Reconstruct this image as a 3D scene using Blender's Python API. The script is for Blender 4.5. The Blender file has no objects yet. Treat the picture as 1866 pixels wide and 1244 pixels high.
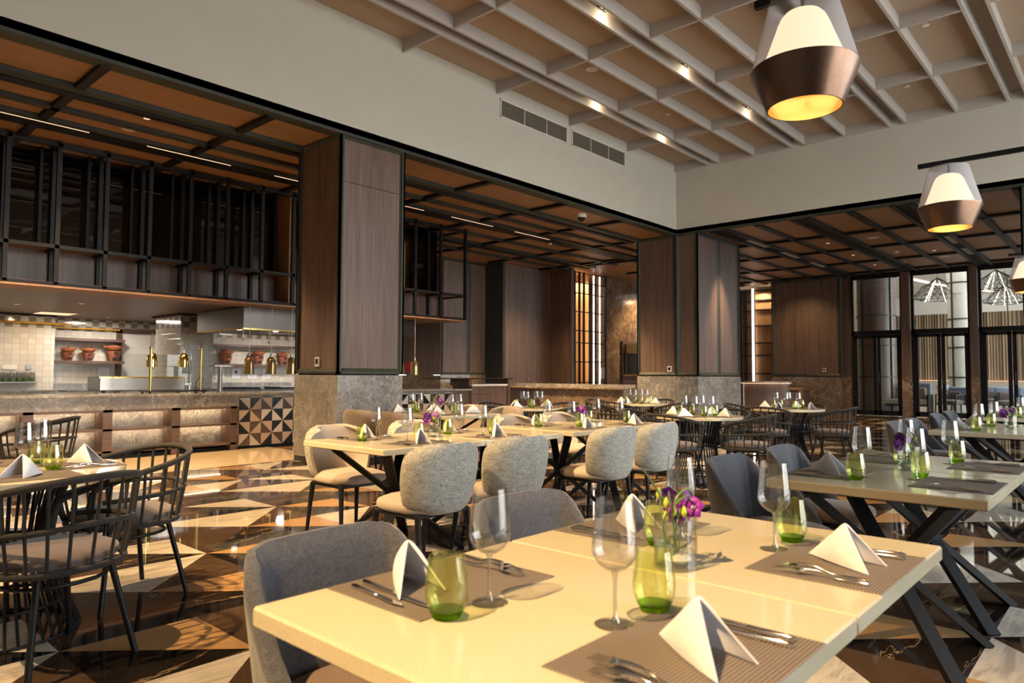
import bpy, math, random
from mathutils import Vector, Matrix
random.seed(7)
PI = math.pi
SC = bpy.context.scene
COL = SC.collection

# ------------------------------------------------------------------ mesh builder
class MB:
    def __init__(s): s.v = []; s.f = []; s.m = []
    def add(s, vs, fs, mi=0):
        o = len(s.v); s.v += [tuple(p) for p in vs]; s.f += [tuple(i + o for i in f) for f in fs]; s.m += [mi] * len(fs); return s
    def box(s, x0, x1, y0, y1, z0, z1, mi=0):
        vs = [(x, y, z) for x in (x0, x1) for y in (y0, y1) for z in (z0, z1)]
        return s.add(vs, [(0, 1, 3, 2), (4, 6, 7, 5), (0, 4, 5, 1), (2, 3, 7, 6), (0, 2, 6, 4), (1, 5, 7, 3)], mi)
    def bbox(s, x0, x1, y0, y1, z0, z1, b=.004, mi=0):
        # box with chamfered edges
        if min(x1 - x0, y1 - y0, z1 - z0) <= 2.2 * b: return s.box(x0, x1, y0, y1, z0, z1, mi)
        V = {}; vs = []
        X = ((x0, 1), (x1, -1)); Y = ((y0, 1), (y1, -1)); Z = ((z0, 1), (z1, -1))
        for i, (x, sx) in enumerate(X):
            for j, (y, sy) in enumerate(Y):
                for k, (z, sz) in enumerate(Z):
                    for a in range(3):
                        p = [x + sx * b, y + sy * b, z + sz * b]; p[a] = (x, y, z)[a]
                        V[i, j, k, a] = len(vs); vs.append(tuple(p))
        fs = []
        for i in (0, 1):
            q = [V[i, 0, 0, 0], V[i, 1, 0, 0], V[i, 1, 1, 0], V[i, 0, 1, 0]]; fs.append(q if i else q[::-1])
            q = [V[0, i, 0, 1], V[0, i, 1, 1], V[1, i, 1, 1], V[1, i, 0, 1]]; fs.append(q if i else q[::-1])
            q = [V[0, 0, i, 2], V[1, 0, i, 2], V[1, 1, i, 2], V[0, 1, i, 2]]; fs.append(q if i else q[::-1])
        for i in (0, 1):
            for j in (0, 1):
                fs.append([V[i, j, 0, 0], V[i, j, 1, 0], V[i, j, 1, 1], V[i, j, 0, 1]])
                fs.append([V[i, 0, j, 0], V[i, 1, j, 0], V[i, 1, j, 2], V[i, 0, j, 2]])
                fs.append([V[0, i, j, 1], V[1, i, j, 1], V[1, i, j, 2], V[0, i, j, 2]])
                for k in (0, 1): fs.append([V[i, j, k, 0], V[i, j, k, 1], V[i, j, k, 2]])
        return s.add(vs, fs, mi)
    def bar(s, a, b, w, h, up=(0, 0, 1), mi=0, w2=None, h2=None):
        a = Vector(a); b = Vector(b); d = (b - a).normalized(); u = Vector(up)
        if abs(d.dot(u)) > .99: u = Vector((0, 1, 0))
        r = d.cross(u).normalized(); u = r.cross(d).normalized()
        w2 = w if w2 is None else w2; h2 = h if h2 is None else h2
        vs = [p + r * sx * ww / 2 + u * sy * hh / 2 for p, ww, hh in ((a, w, h), (b, w2, h2)) for sx, sy in ((-1, -1), (1, -1), (1, 1), (-1, 1))]
        return s.add(vs, [(3, 2, 1, 0), (4, 5, 6, 7), (0, 1, 5, 4), (1, 2, 6, 5), (2, 3, 7, 6), (3, 0, 4, 7)], mi)
    def tube(s, pts, r, n=8, closed=False, mi=0, cap=True):
        P = [Vector(p) for p in pts]; N = len(P); R = r if isinstance(r, (list, tuple)) else [r] * N
        vs = []; prev = None
        for i, p in enumerate(P):
            if closed: t = P[(i + 1) % N] - P[i - 1]
            else: t = P[min(i + 1, N - 1)] - P[max(i - 1, 0)]
            t = t.normalized() if t.length > 1e-9 else Vector((0, 0, 1))
            if prev is None:
                u = Vector((0, 0, 1)) if abs(t.z) < .9 else Vector((1, 0, 0))
                u = (u - t * u.dot(t)).normalized()
            else:
                u = (prev - t * prev.dot(t)).normalized()
            prev = u; w = t.cross(u)
            for k in range(n):
                a = 2 * PI * k / n; vs.append(p + (u * math.cos(a) + w * math.sin(a)) * R[i])
        fs = []
        for i in range(N if closed else N - 1):
            j = (i + 1) % N
            for k in range(n):
                l = (k + 1) % n; fs.append((i * n + k, i * n + l, j * n + l, j * n + k))
        if not closed and cap: fs += [tuple(range(n - 1, -1, -1)), tuple((N - 1) * n + k for k in range(n))]
        return s.add(vs, fs, mi)
    def lathe(s, prof, n=24, c=(0, 0, 0), mi=0, cap0=False, cap1=False, sx=1, sy=1):
        vs = []
        for r, z in prof:
            for k in range(n):
                a = 2 * PI * k / n; vs.append((c[0] + r * sx * math.cos(a), c[1] + r * sy * math.sin(a), c[2] + z))
        fs = []
        for i in range(len(prof) - 1):
            for k in range(n):
                l = (k + 1) % n; fs.append((i * n + k, i * n + l, (i + 1) * n + l, (i + 1) * n + k))
        if cap0: fs.append(tuple(range(n - 1, -1, -1)))
        if cap1: fs.append(tuple((len(prof) - 1) * n + k for k in range(n)))
        return s.add(vs, fs, mi)
    def grid(s, f, nu, nv, mi=0, flip=False):
        vs = [f(i / nu, j / nv) for i in range(nu + 1) for j in range(nv + 1)]
        fs = []
        for i in range(nu):
            for j in range(nv):
                a = i * (nv + 1) + j; q = (a, a + nv + 1, a + nv + 2, a + 1); fs.append(q[::-1] if flip else q)
        return s.add(vs, fs, mi)
    def prism(s, poly, z0, z1, mi=0):
        n = len(poly); vs = [(x, y, z0) for x, y in poly] + [(x, y, z1) for x, y in poly]
        return s.add(vs, [tuple(range(n - 1, -1, -1)), tuple(range(n, 2 * n))] + [(i, (i + 1) % n, n + (i + 1) % n, n + i) for i in range(n)], mi)
    def xf(s, M):
        s.v = [tuple(M @ Vector(p)) for p in s.v]; return s

def obj(name, mb, mats, parent=None, smooth=None, loc=None, **kw):
    me = bpy.data.meshes.new(name); me.from_pydata(mb.v, [], mb.f)
    mats = mats if isinstance(mats, (list, tuple)) else [mats]
    for m in mats: me.materials.append(m)
    if len(mats) > 1: me.polygons.foreach_set('material_index', mb.m)
    if smooth is not None:
        me.polygons.foreach_set('use_smooth', [True] * len(me.polygons))
        try: me.set_sharp_from_angle(angle=math.radians(smooth))
        except Exception: pass
    me.update()
    o = bpy.data.objects.new(name, me); COL.objects.link(o)
    if parent is not None: o.parent = parent
    if loc: o.location = loc
    for k, v in kw.items(): o[k] = v
    return o
def tag(o, label, cat, group=None):
    o['label'] = label; o['category'] = cat
    if group: o['group'] = group
    return o
def thing(name, label, cat, loc=(0, 0, 0), rz=0, group=None):
    o = bpy.data.objects.new(name, None); COL.objects.link(o); o.empty_display_size = .1
    o.location = loc; o.rotation_euler = (0, 0, rz); return tag(o, label, cat, group)
def struct(name, mb, mats, parent=None, smooth=None):
    o = obj(name, mb, mats, parent, smooth)
    if parent is None: o['kind'] = 'structure'
    return o
def dup(root, loc, rz=0, label=None, group=None, scale=None):
    def cp(o, par):
        c = o.copy(); COL.objects.link(c)
        if par is not None: c.parent = par
        for ch in KIDS.setdefault(o.name, list(o.children)): cp(ch, c)
        return c
    r = cp(root, None); r.location = loc; r.rotation_euler = (0, 0, rz)
    if scale: r.scale = (scale,) * 3
    if label: r['label'] = label
    if group: r['group'] = group
    return r
KIDS = {}
_used = set()
def place(proto, loc, rz, label, group=None, scale=None):
    if proto.name not in _used:
        _used.add(proto.name); proto.location = loc; proto.rotation_euler = (0, 0, rz); proto['label'] = label
        if scale: proto.scale = (scale,) * 3
        if group: proto['group'] = group
        return proto
    return dup(proto, loc, rz, label, group, scale)

# ------------------------------------------------------------------ materials
class NT:
    def __init__(s, name):
        s.mat = bpy.data.materials.new(name); s.mat.use_nodes = True; s.t = s.mat.node_tree; s.t.nodes.clear()
        s.out = s.t.nodes.new('ShaderNodeOutputMaterial'); s._tc = None
    def n(s, typ, **kw):
        x = s.t.nodes.new(typ)
        for k, v in kw.items(): setattr(x, k, v)
        return x
    def l(s, a, b): s.t.links.new(a, b)
    def tc(s):
        if not s._tc: s._tc = s.n('ShaderNodeTexCoord')
        return s._tc.outputs['Object']
    def _in(s, sock, v):
        if isinstance(v, (int, float)): sock.default_value = v
        elif isinstance(v, (tuple, list)): sock.default_value = tuple(v) + ((1,) if len(v) == 3 and sock.type == 'RGBA' else ())
        else: s.l(v, sock)
    def math(s, op, a, b=None, c=None):
        x = s.n('ShaderNodeMath', operation=op); s._in(x.inputs[0], a)
        if b is not None: s._in(x.inputs[1], b)
        if c is not None: s._in(x.inputs[2], c)
        return x.outputs[0]
    def mix(s, fac, a, b, blend='MIX'):
        x = s.n('ShaderNodeMix', data_type='RGBA', blend_type=blend); s._in(x.inputs[0], fac); s._in(x.inputs[6], a); s._in(x.inputs[7], b); return x.outputs[2]
    def mapping(s, scale=(1, 1, 1), rot=(0, 0, 0), loc=(0, 0, 0), vec=None):
        x = s.n('ShaderNodeMapping'); s.l(vec or s.tc(), x.inputs[0]); x.inputs['Scale'].default_value = scale; x.inputs['Rotation'].default_value = rot; x.inputs['Location'].default_value = loc
        return x.outputs[0]
    def noise(s, vec, scale=5, detail=4, rough=.5, dist=0):
        x = s.n('ShaderNodeTexNoise'); s.l(vec, x.inputs['Vector']); x.inputs['Scale'].default_value = scale; x.inputs['Detail'].default_value = detail
        x.inputs['Roughness'].default_value = rough; x.inputs['Distortion'].default_value = dist; return x.outputs[0]
    def ramp(s, fac, stops):
        x = s.n('ShaderNodeValToRGB'); s._in(x.inputs[0], fac); e = x.color_ramp.elements
        while len(e) < len(stops): e.new(.5)
        for i, (p, c) in enumerate(stops): e[i].position = p; e[i].color = tuple(c) + (1,) if len(c) == 3 else c
        return x.outputs[0]
    def bsdf(s, col, rough=.5, metal=0, bump=None, bstr=.2, bdist=.01, **kw):
        b = s.n('ShaderNodeBsdfPrincipled'); s._in(b.inputs['Base Color'], col); s._in(b.inputs['Roughness'], rough); s._in(b.inputs['Metallic'], metal)
        for k, v in kw.items(): s._in(b.inputs[k.replace('_', ' ')], v)
        if bump is not None:
            u = s.n('ShaderNodeBump'); u.inputs['Strength'].default_value = bstr; u.inputs['Distance'].default_value = bdist; s.l(bump, u.inputs['Height']); s.l(u.outputs[0], b.inputs['Normal'])
        s.l(b.outputs[0], s.out.inputs[0]); return s.mat

def plain(name, col, rough=.5, metal=0, noise=0, nscale=20, **kw):
    t = NT(name)
    if noise:
        k = t.noise(t.tc(), nscale, 4)
        c = t.ramp(k, [(.3, tuple(x * (1 - noise) for x in col)), (.7, tuple(min(1, x * (1 + noise)) for x in col))])
        return t.bsdf(c, rough, metal, bump=k, bstr=.08, bdist=.003, **kw)
    return t.bsdf(col, rough, metal, **kw)
def wood(name, a, b, axis, rough=.45, f=70, g=1.2):
    t = NT(name); sc = [f, f, f]; sc[axis] = g
    k = t.noise(t.mapping(tuple(sc)), 1, 3, .6); sc2 = [9, 9, 9]; sc2[axis] = .35; k2 = t.noise(t.mapping(tuple(sc2)), 1, 2)
    c = t.mix(.35, t.ramp(k, [(.38, a), (.62, b)]), t.ramp(k2, [(.35, a), (.65, b)]))
    return t.bsdf(c, rough, bump=k, bstr=.15, bdist=.002)
def marble(name, dark, mid, vein, scale=1.6, rough=.12):
    t = NT(name); v = t.tc()
    k = t.noise(v, scale * 1.6, 9, .68, .5); k2 = t.noise(v, scale * 7, 6, .7)
    base = t.mix(.35, t.ramp(k, [(.32, dark), (.68, mid)]), t.ramp(k2, [(.35, dark), (.65, mid)]))
    nz = t.n('ShaderNodeTexNoise'); t.l(v, nz.inputs['Vector']); nz.inputs['Scale'].default_value = 2.6; nz.inputs['Detail'].default_value = 5
    dv = t.n('ShaderNodeVectorMath', operation='MULTIPLY_ADD'); t.l(nz.outputs['Color'], dv.inputs[0]); dv.inputs[1].default_value = (.95, .95, .95); t.l(v, dv.inputs[2])
    c = base
    for sc, w, amt, ms in ((1.7, .014, .85, 2.2), (4.2, .020, .65, 3.1), (9.0, .032, .45, 4.0)):
        vo = t.n('ShaderNodeTexVoronoi', feature='DISTANCE_TO_EDGE'); vo.inputs['Scale'].default_value = sc; t.l(t.mapping((1, 1, .62), vec=dv.outputs[0]), vo.inputs['Vector'])
        ln = t.ramp(vo.outputs['Distance'], [(0, (1, 1, 1)), (w, (.3, .3, .3)), (w * 3, (0, 0, 0))])
        mk = t.ramp(t.noise(v, ms, 3), [(.36, (0, 0, 0)), (.58, (amt, amt, amt))])
        c = t.mix(t.math('MULTIPLY', ln, mk), c, vein)
    return t.bsdf(c, rough)
def fabric(name, col, var=.25, scale=350, rough=.9, stretch=(1, 1, 1), bs=.5, sheen=.3):
    t = NT(name); v = t.mapping(stretch)
    k = t.noise(v, scale, 3, .7); k2 = t.noise(v, scale / 5, 3, .6)
    c = t.ramp(t.math('ADD', t.math('MULTIPLY', k, .75), t.math('MULTIPLY', k2, .25)), [(.36, tuple(x * (1 - var) for x in col)), (.64, tuple(min(1, x * (1 + var)) for x in col))])
    return t.bsdf(c, rough, bump=k, bstr=bs, bdist=.002, Sheen_Weight=sheen)
def emit(name, col, st):
    t = NT(name); e = t.n('ShaderNodeEmission'); e.inputs[0].default_value = tuple(col) + (1,); e.inputs[1].default_value = st; t.l(e.outputs[0], t.out.inputs[0]); return t.mat
def thin_glass(name, tint=(1, 1, 1), refl=1.0, ior=1.5, rough=0, haze=None):
    t = NT(name); tr = t.n('ShaderNodeBsdfTransparent'); tr.inputs[0].default_value = tuple(tint) + (1,)
    gl = t.n('ShaderNodeBsdfGlossy'); gl.inputs['Roughness'].default_value = rough; gl.inputs[0].default_value = (refl, refl, refl, 1)
    lw = t.n('ShaderNodeLayerWeight'); lw.inputs[0].default_value = .5; r0 = ((ior - 1) / (ior + 1)) ** 2; m = t.n('ShaderNodeMixShader')
    t.l(t.math('MULTIPLY_ADD', t.math('POWER', lw.outputs['Facing'], 5), .8, r0), m.inputs[0]); t.l(t.mix(t.math('POWER', lw.outputs['Facing'], 3), tuple(tint), tuple(c * (.60 + .2 * c) for c in tint)), tr.inputs[0]); t.l(tr.outputs[0], m.inputs[1]); t.l(gl.outputs[0], m.inputs[2]); last = m.outputs[0]
    if haze:
        d = t.n('ShaderNodeBsdfDiffuse'); d.inputs[0].default_value = tuple(haze[:3]) + (1,); m2 = t.n('ShaderNodeMixShader'); m2.inputs[0].default_value = haze[3]
        t.l(last, m2.inputs[1]); t.l(d.outputs[0], m2.inputs[2]); last = m2.outputs[0]
    t.l(last, t.out.inputs[0]); return t.mat
def glass(name, tint, ior=1.45):
    t = NT(name); g = t.n('ShaderNodeBsdfGlass'); g.inputs[0].default_value = tuple(tint) + (1,); g.inputs['IOR'].default_value = ior; g.inputs['Roughness'].default_value = 0
    t.l(g.outputs[0], t.out.inputs[0]); return t.mat

def half_glass(name, tint):
    # solid clear part: refraction plus straight-through light
    t = NT(name); g = t.n('ShaderNodeBsdfGlass'); g.inputs[0].default_value = tuple(tint) + (1,); g.inputs['IOR'].default_value = 1.48; g.inputs['Roughness'].default_value = 0
    tr = t.n('ShaderNodeBsdfTransparent'); tr.inputs[0].default_value = tuple(tint) + (1,); m = t.n('ShaderNodeMixShader'); m.inputs[0].default_value = .45
    t.l(tr.outputs[0], m.inputs[1]); t.l(g.outputs[0], m.inputs[2]); t.l(m.outputs[0], t.out.inputs[0]); return t.mat
M = {}
M['wood_v'] = wood('brown_wood_vertical', (.085, .053, .042), (.19, .13, .108), 2, .42)
M['wood_c'] = wood('warm_wood_ceiling', (.25, .13, .062), (.40, .22, .115), 0, .45)
M['wood_cy'] = wood('warm_wood_ceiling_cross', (.25, .13, .062), (.40, .22, .115), 1, .45)
M['wood_gold'] = wood('golden_wood', (.24, .13, .055), (.40, .23, .11), 2, .5)
M['wood_shelf'] = wood('shelf_wood', (.075, .046, .036), (.13, .082, .066), 0, .45)
M['bronze'] = plain('dark_green_bronze', (.036, .042, .036), .5, .2, .15, 6)
M['black'] = plain('black_metal', (.007, .007, .008), .5, 0, Specular_IOR_Level=.3)
M['black_gloss'] = plain('black_lacquer', (.010, .010, .012), .22)
M['dark_slot'] = plain('black_reveal', (.01, .008, .007), .8)
M['marble'] = marble('grey_marble', (.115, .115, .115), (.33, .325, .32), (.55, .51, .47))
M['marble_br'] = marble('brown_marble', (.085, .055, .036), (.26, .185, .13), (.60, .48, .36), 1.3)
M['fascia'] = plain('cream_plaster', (.57, .555, .50), .85, 0, .02, 3)
M['ceil'] = plain('ceiling_plaster', (.41, .315, .235), .85)
M['fin'] = plain('ceiling_fin_paint', (.45, .42, .40), .7)
M['white'] = plain('white_paint', (.78, .76, .72), .6)
M['white_pl'] = plain('white_plastic', (.8, .79, .76), .35)
M['steel'] = plain('brushed_steel', (.42, .40, .37), .28, 1, .06, 40)
M['chrome'] = plain('polished_steel', (.75, .73, .70), .09, 1)
M['brass'] = plain('polished_brass', (.83, .62, .22), .16, 1)
M['old_brass'] = plain('aged_brass', (.36, .26, .12), .26, .9)
M['lamp_bronze'] = plain('lamp_bronze', (.17, .105, .075), .34, 1, .08, 30)
M['lamp_gold'] = plain('lamp_gold_lining', (.95, .62, .22), .3, .85)
M['terra'] = plain('terracotta', (.25, .085, .045), .7, 0, .2, 14)
M['terra_l'] = plain('terracotta_pot', (.30, .105, .04), .5, 0, .2, 14)
M['paper'] = plain('paper', (.75, .76, .82), .8)
M['yellow'] = plain('yellow_pipe_paint', (.62, .34, .03), .45)
M['rope'] = fabric('rope_wrap', (.017, .0145, .012), .35, 90, .85, (1, 1, 1), .8, .1)
M['cush'] = fabric('taupe_cushion', (.13, .098, .086), .15, 60, .95, bs=.3)
M['greyfab'] = fabric('charcoal_grey_fabric', (.072, .076, .092), .55, 260, .95)
M['brownfab'] = fabric('brown_seat_fabric', (.15, .10, .07), .25, 260, .95)
M['tweed'] = fabric('grey_green_tweed', (.31, .315, .28), .62, 95, .95, (1, 1, 3.2), .5)
M['beige'] = fabric('beige_upholstery', (.40, .34, .28), .12, 260, .95, (1, 1, 1), .3)
M['taupe_fab'] = fabric('taupe_weave', (.25, .20, .155), .2, 200, .95)
M['blue'] = fabric('blue_grey_fabric', (.20, .26, .36), .1, 120, .95)
M['linen'] = fabric('white_linen', (.78, .79, .84), .04, 260, .85, bs=.15, sheen=.2)
M['clear'] = thin_glass('clear_glass_wall', (.965, .965, .965), 1.0, 1.8)
M['glass'] = half_glass('clear_glass_solid', (.97, .98, .97))
M['gtint'] = thin_glass('green_glass_wall', (.95, .97, .74), 1.0, 1.8)
M['gbase'] = half_glass('green_glass_base', (.60, .84, .16))
M['pane'] = thin_glass('window_pane', (.86, .88, .86), 1, 1.45)
M['dkglass'] = thin_glass('smoked_glass', (.55, .50, .45), .9, 1.5, .02)
M['sheer'] = thin_glass('sheer_white_shade', (.86, .86, .9), .3, 1.3, .3, (.62, .62, .68, .36))
M['glow'] = emit('lamp_diffuser_glow', (1.0, .74, .46), 1.7)
M['led'] = emit('warm_led', (1.0, .72, .48), 9)
M['led_w'] = emit('white_led', (1.0, .80, .66), 3.6)
M['led_s'] = emit('soft_led', (1.0, .58, .34), 1.5)
M['spotface'] = emit('downlight_face', (1.0, .62, .36), 1.1)
M['pet'] = plain('magenta_petal', (.20, .012, .30), .5, 0, .35, 40)
M['petl'] = plain('pale_petal_centre', (.75, .62, .70), .5)
M['leaf'] = plain('green_blade', (.12, .20, .05), .45, 0, .3, 30)
M['bud'] = plain('lime_bud', (.50, .58, .06), .5)
M['stone_w'] = plain('white_pebble', (.75, .74, .68), .4)
M['water'] = thin_glass('water', (.90, .94, .86), 1, 1.4)

def m_table():
    t = NT('cream_speckled_quartz'); k = t.noise(t.tc(), 420, 2); k2 = t.noise(t.tc(), 900, 1)
    c = t.ramp(k, [(.0, (.38, .32, .19)), (.34, (.38, .32, .19)), (.40, (.60, .54, .38)), (1, (.63, .57, .41))])
    c = t.mix(t.ramp(k2, [(.66, (0, 0, 0)), (.72, (.5, .5, .5))]), c, (.78, .72, .6))
    return t.bsdf(c, .13)
M['quartz'] = m_table()
def m_mat():
    t = NT('woven_placemat'); s = .0072
    v = t.n('ShaderNodeSeparateXYZ'); t.l(t.tc(), v.inputs[0])
    a = t.math('SINE', t.math('MULTIPLY', v.outputs[0], PI / s)); b = t.math('SINE', t.math('MULTIPLY', v.outputs[1], PI / s))
    k = t.math('ADD', t.math('MULTIPLY', t.math('MULTIPLY', a, a), .45), t.math('MULTIPLY', t.math('MULTIPLY', b, b), .55)); c = t.ramp(k, [(.2, (.04, .033, .028)), (.7, (.25, .21, .178))])
    return t.bsdf(c, .6, bump=k, bstr=.5, bdist=.001)
M['mat'] = m_mat()
def m_tile(checker=True):
    t = NT('glazed_wall_tile' + ('_band' if checker else '')); v = t.n('ShaderNodeSeparateXYZ'); t.l(t.tc(), v.inputs[0])
    U = t.math('DIVIDE', t.math('ADD', v.outputs[0], v.outputs[1]), .135); W = t.math('DIVIDE', v.outputs[2], .112)
    fu = t.math('FRACT', U); fw = t.math('FRACT', W)
    e = t.math('MINIMUM', t.math('MINIMUM', fu, t.math('SUBTRACT', 1, fu)), t.math('MINIMUM', fw, t.math('SUBTRACT', 1, fw)))
    g = t.ramp(e, [(.0, (0, 0, 0)), (.02, (0, 0, 0)), (.035, (1, 1, 1))])
    iu = t.math('FLOOR', U); iw = t.math('FLOOR', W)
    par = t.math('MODULO', t.math('ADD', t.math('ADD', iu, iw), 1000), 2)
    band = t.math('GREATER_THAN', v.outputs[2], .112 * 19)
    cmb = t.n('ShaderNodeCombineXYZ'); t.l(iu, cmb.inputs[0]); t.l(iw, cmb.inputs[1])
    wn = t.n('ShaderNodeTexWhiteNoise'); t.l(cmb.outputs[0], wn.inputs[0])
    base = t.mix(wn.outputs[0], (.60, .57, .51), (.70, .67, .60))
    c = t.mix(t.math('MULTIPLY', par, band), base, (.27, .235, .18))
    c = t.mix(g, (.44, .41, .36), c)
    return t.bsdf(c, .10, bump=t.math('ADD', g, t.math('MULTIPLY', t.noise(t.tc(), 9, 2), .9)), bstr=.25, bdist=.006)
M['tile'] = m_tile()
def m_tri(name, unit, o, floor=True):
    # pinwheel tiling of right triangles in four stones
    t = NT(name); v = t.n('ShaderNodeSeparateXYZ'); t.l(t.tc(), v.inputs[0])
    U = t.math('DIVIDE', t.math('SUBTRACT', v.outputs[0], o[0]), unit); V = t.math('DIVIDE', t.math('SUBTRACT', v.outputs[1 if floor else 2], o[1]), unit)
    i = t.math('FLOOR', U); j = t.math('FLOOR', V); fu = t.math('SUBTRACT', U, i); fv = t.math('SUBTRACT', V, j)
    def mod(a, b): return t.math('FLOORED_MODULO', a, b)
    odd = mod(t.math('ADD', i, j), 2)
    low = t.math('GREATER_THAN', fu, fv)                      # even tile, RR side
    up = t.math('GREATER_THAN', t.math('ADD', fu, fv), 1)     # odd tile, U side
    qe = mod(t.math('DIVIDE', t.math('ADD', i, j), 2), 2)
    ij1 = t.math('ADD', t.math('ADD', i, j), 1)
    qo = mod(t.math('DIVIDE', ij1, 2), 2); po = mod(t.math('DIVIDE', t.math('SUBTRACT', t.math('SUBTRACT', i, j), 1), 2), 2)
    nz = t.noise(t.tc(), 1.7 if floor else 9, 8, .6, .8); vn = t.math('ABSOLUTE', t.math('SUBTRACT', t.noise(t.mapping((.5, 2.2, 1)), 1.6, 6, .6, .7), .5))
    vein = t.ramp(vn, [(0, (1, 1, 1)), (.006, (.25, .25, .25)), (.012, (0, 0, 0))])
    fine = t.noise(t.tc(), 14, 8, .75)
    black = t.mix(vein, t.ramp(nz, [(.3, (.008, .006, .005)), (.8, (.022, .016, .012))]), (.32, .22, .12))
    brown = t.mix(t.ramp(fine, [(.6, (0, 0, 0)), (.75, (.35, .35, .35))]), t.ramp(nz, [(.3, (.052, .030, .017)), (.7, (.090, .056, .034))]), (.2, .14, .09))
    gold = t.ramp(nz, [(.3, (.36, .21, .085)), (.7, (.45, .27, .125))])
    wv = t.ramp(t.noise(t.mapping((1.0, 4.5, 1), (0, 0, .6)), 2.2, 6, .6, .5), [(.38, (.40, .36, .30)), (.5, (.62, .56, .46)), (.62, (.50, .45, .36))])
    E1 = t.mix(low, brown, black); E2 = t.mix(low, wv, brown); ev = t.mix(qe, E1, E2)
    Uc = t.mix(po, gold, wv); Lc = t.mix(t.math('MULTIPLY', qo, po), black, brown); od = t.mix(up, Lc, Uc)
    c = t.mix(odd, ev, od)
    if floor:
        # plain travertine planks in the kitchen aisle
        ais = t.math('GREATER_THAN', v.outputs[1], 8.92); ais = t.math('MULTIPLY', ais, t.math('LESS_THAN', v.outputs[0], 6.0))
        tv = t.ramp(t.noise(t.mapping((.6, 22, 1)), 1, 5, .6), [(.3, (.60, .47, .30)), (.7, (.76, .62, .42))]); c = t.mix(ais, c, tv)
        return t.bsdf(c, t.math('MULTIPLY_ADD', fine, .04, .015), Specular_IOR_Level=.45)
    return t.bsdf(c, .25)
M['floor'] = m_tri('inlaid_marble_floor', .5915, (.994, 3.52))
def m_tripanel():
    # two-tone wall tiles in relief colours (counter front)
    t = NT('triangle_tile_panel'); v = t.n('ShaderNodeSeparateXYZ'); t.l(t.tc(), v.inputs[0]); u = .193
    U = t.math('DIVIDE', t.math('SUBTRACT', v.outputs[0], 5.455), u); V = t.math('DIVIDE', t.math('SUBTRACT', v.outputs[2], .045), u)
    i = t.math('FLOOR', U); j = t.math('FLOOR', V); fu = t.math('SUBTRACT', U, i); fv = t.math('SUBTRACT', V, j)
    odd = t.math('FLOORED_MODULO', t.math('ADD', i, j), 2)
    up = t.math('GREATER_THAN', t.math('ADD', fu, fv), 1); lo = t.math('GREATER_THAN', fu, fv)
    side = t.math('ADD', t.math('MULTIPLY', odd, up), t.math('MULTIPLY', t.math('SUBTRACT', 1, odd), lo))
    c1 = t.n('ShaderNodeCombineXYZ'); t.l(i, c1.inputs[0]); t.l(j, c1.inputs[1]); t.l(side, c1.inputs[2])
    wn = t.n('ShaderNodeTexWhiteNoise'); t.l(c1.outputs[0], wn.inputs[0]); r = wn.outputs[0]
    lightc = t.mix(t.math('GREATER_THAN', r, .5), (.60, .46, .33), (.76, .68, .58)); darkc = t.mix(t.math('GREATER_THAN', r, .5), (.012, .011, .011), (.10, .07, .05))
    flip = t.math('FLOORED_MODULO', t.math('ADD', t.math('ADD', side, odd), t.math('ADD', i, 1)), 2)
    c = t.mix(flip, darkc, lightc)
    e = t.math('MINIMUM', t.math('MINIMUM', fu, t.math('SUBTRACT', 1, fu)), t.math('MINIMUM', fv, t.math('SUBTRACT', 1, fv)))
    c = t.mix(t.math('GREATER_THAN', e, .012), (.02, .02, .02), c)
    return t.bsdf(c, .2)
M['tri'] = m_tripanel()
def m_slat():
    t = NT('slatted_timber'); v = t.n('ShaderNodeSeparateXYZ'); t.l(t.tc(), v.inputs[0])
    U = t.math('ADD', t.math('DIVIDE', v.outputs[1], .15), t.math('MULTIPLY', t.math('SINE', t.math('MULTIPLY', v.outputs[1], 2.3)), .8)); i = t.math('FLOOR', U); wn = t.n('ShaderNodeTexWhiteNoise', noise_dimensions='1D'); t.l(i, wn.inputs['W'])
    k = t.math('ABSOLUTE', t.math('SUBTRACT', t.math('FRACT', U), .5))
    c = t.mix(wn.outputs[0], (.07, .042, .022), (.38, .26, .15))
    return t.bsdf(c, .6, bump=k, bstr=1, bdist=.12)
M['slat'] = m_slat()

# ------------------------------------------------------------------ room shell
ZC = 6.03; ZS = 4.43; XB = 14.3; YA = 7.85; ZM = 1.19
struct('floor', MB().add([(-5, -5, 0), (23.8, -5, 0), (23.8, 18, 0), (-5, 18, 0)], [(0, 1, 2, 3)]), M['floor'])
struct('ceiling', MB().box(-3.6, XB + .2, -4.8, YA + .2, ZC, ZC + .12), M['ceil'])
struct('wall_kitchen_side', MB().box(-3.6, XB + .2, YA, YA + .2, ZS, ZC), M['fascia'])
struct('wall_door_side', MB().box(XB, XB + .2, -4.8, YA, ZS, ZC), M['fascia'])
struct('wall_rear', MB().box(-3.8, -3.6, -4.8, 18, 0, ZC), M['fascia'])
mb = MB().box(-3.6, 24, -4.9, -4.7, 5.6, ZC).box(-3.6, 24, -4.9, -4.7, 0, .08).box(XB, 24, -4.9, -4.7, 0, ZS + .1)  # last box closes the unseen end so the door side stays dark
struct('wall_window_side', mb, M['fascia'])
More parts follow.
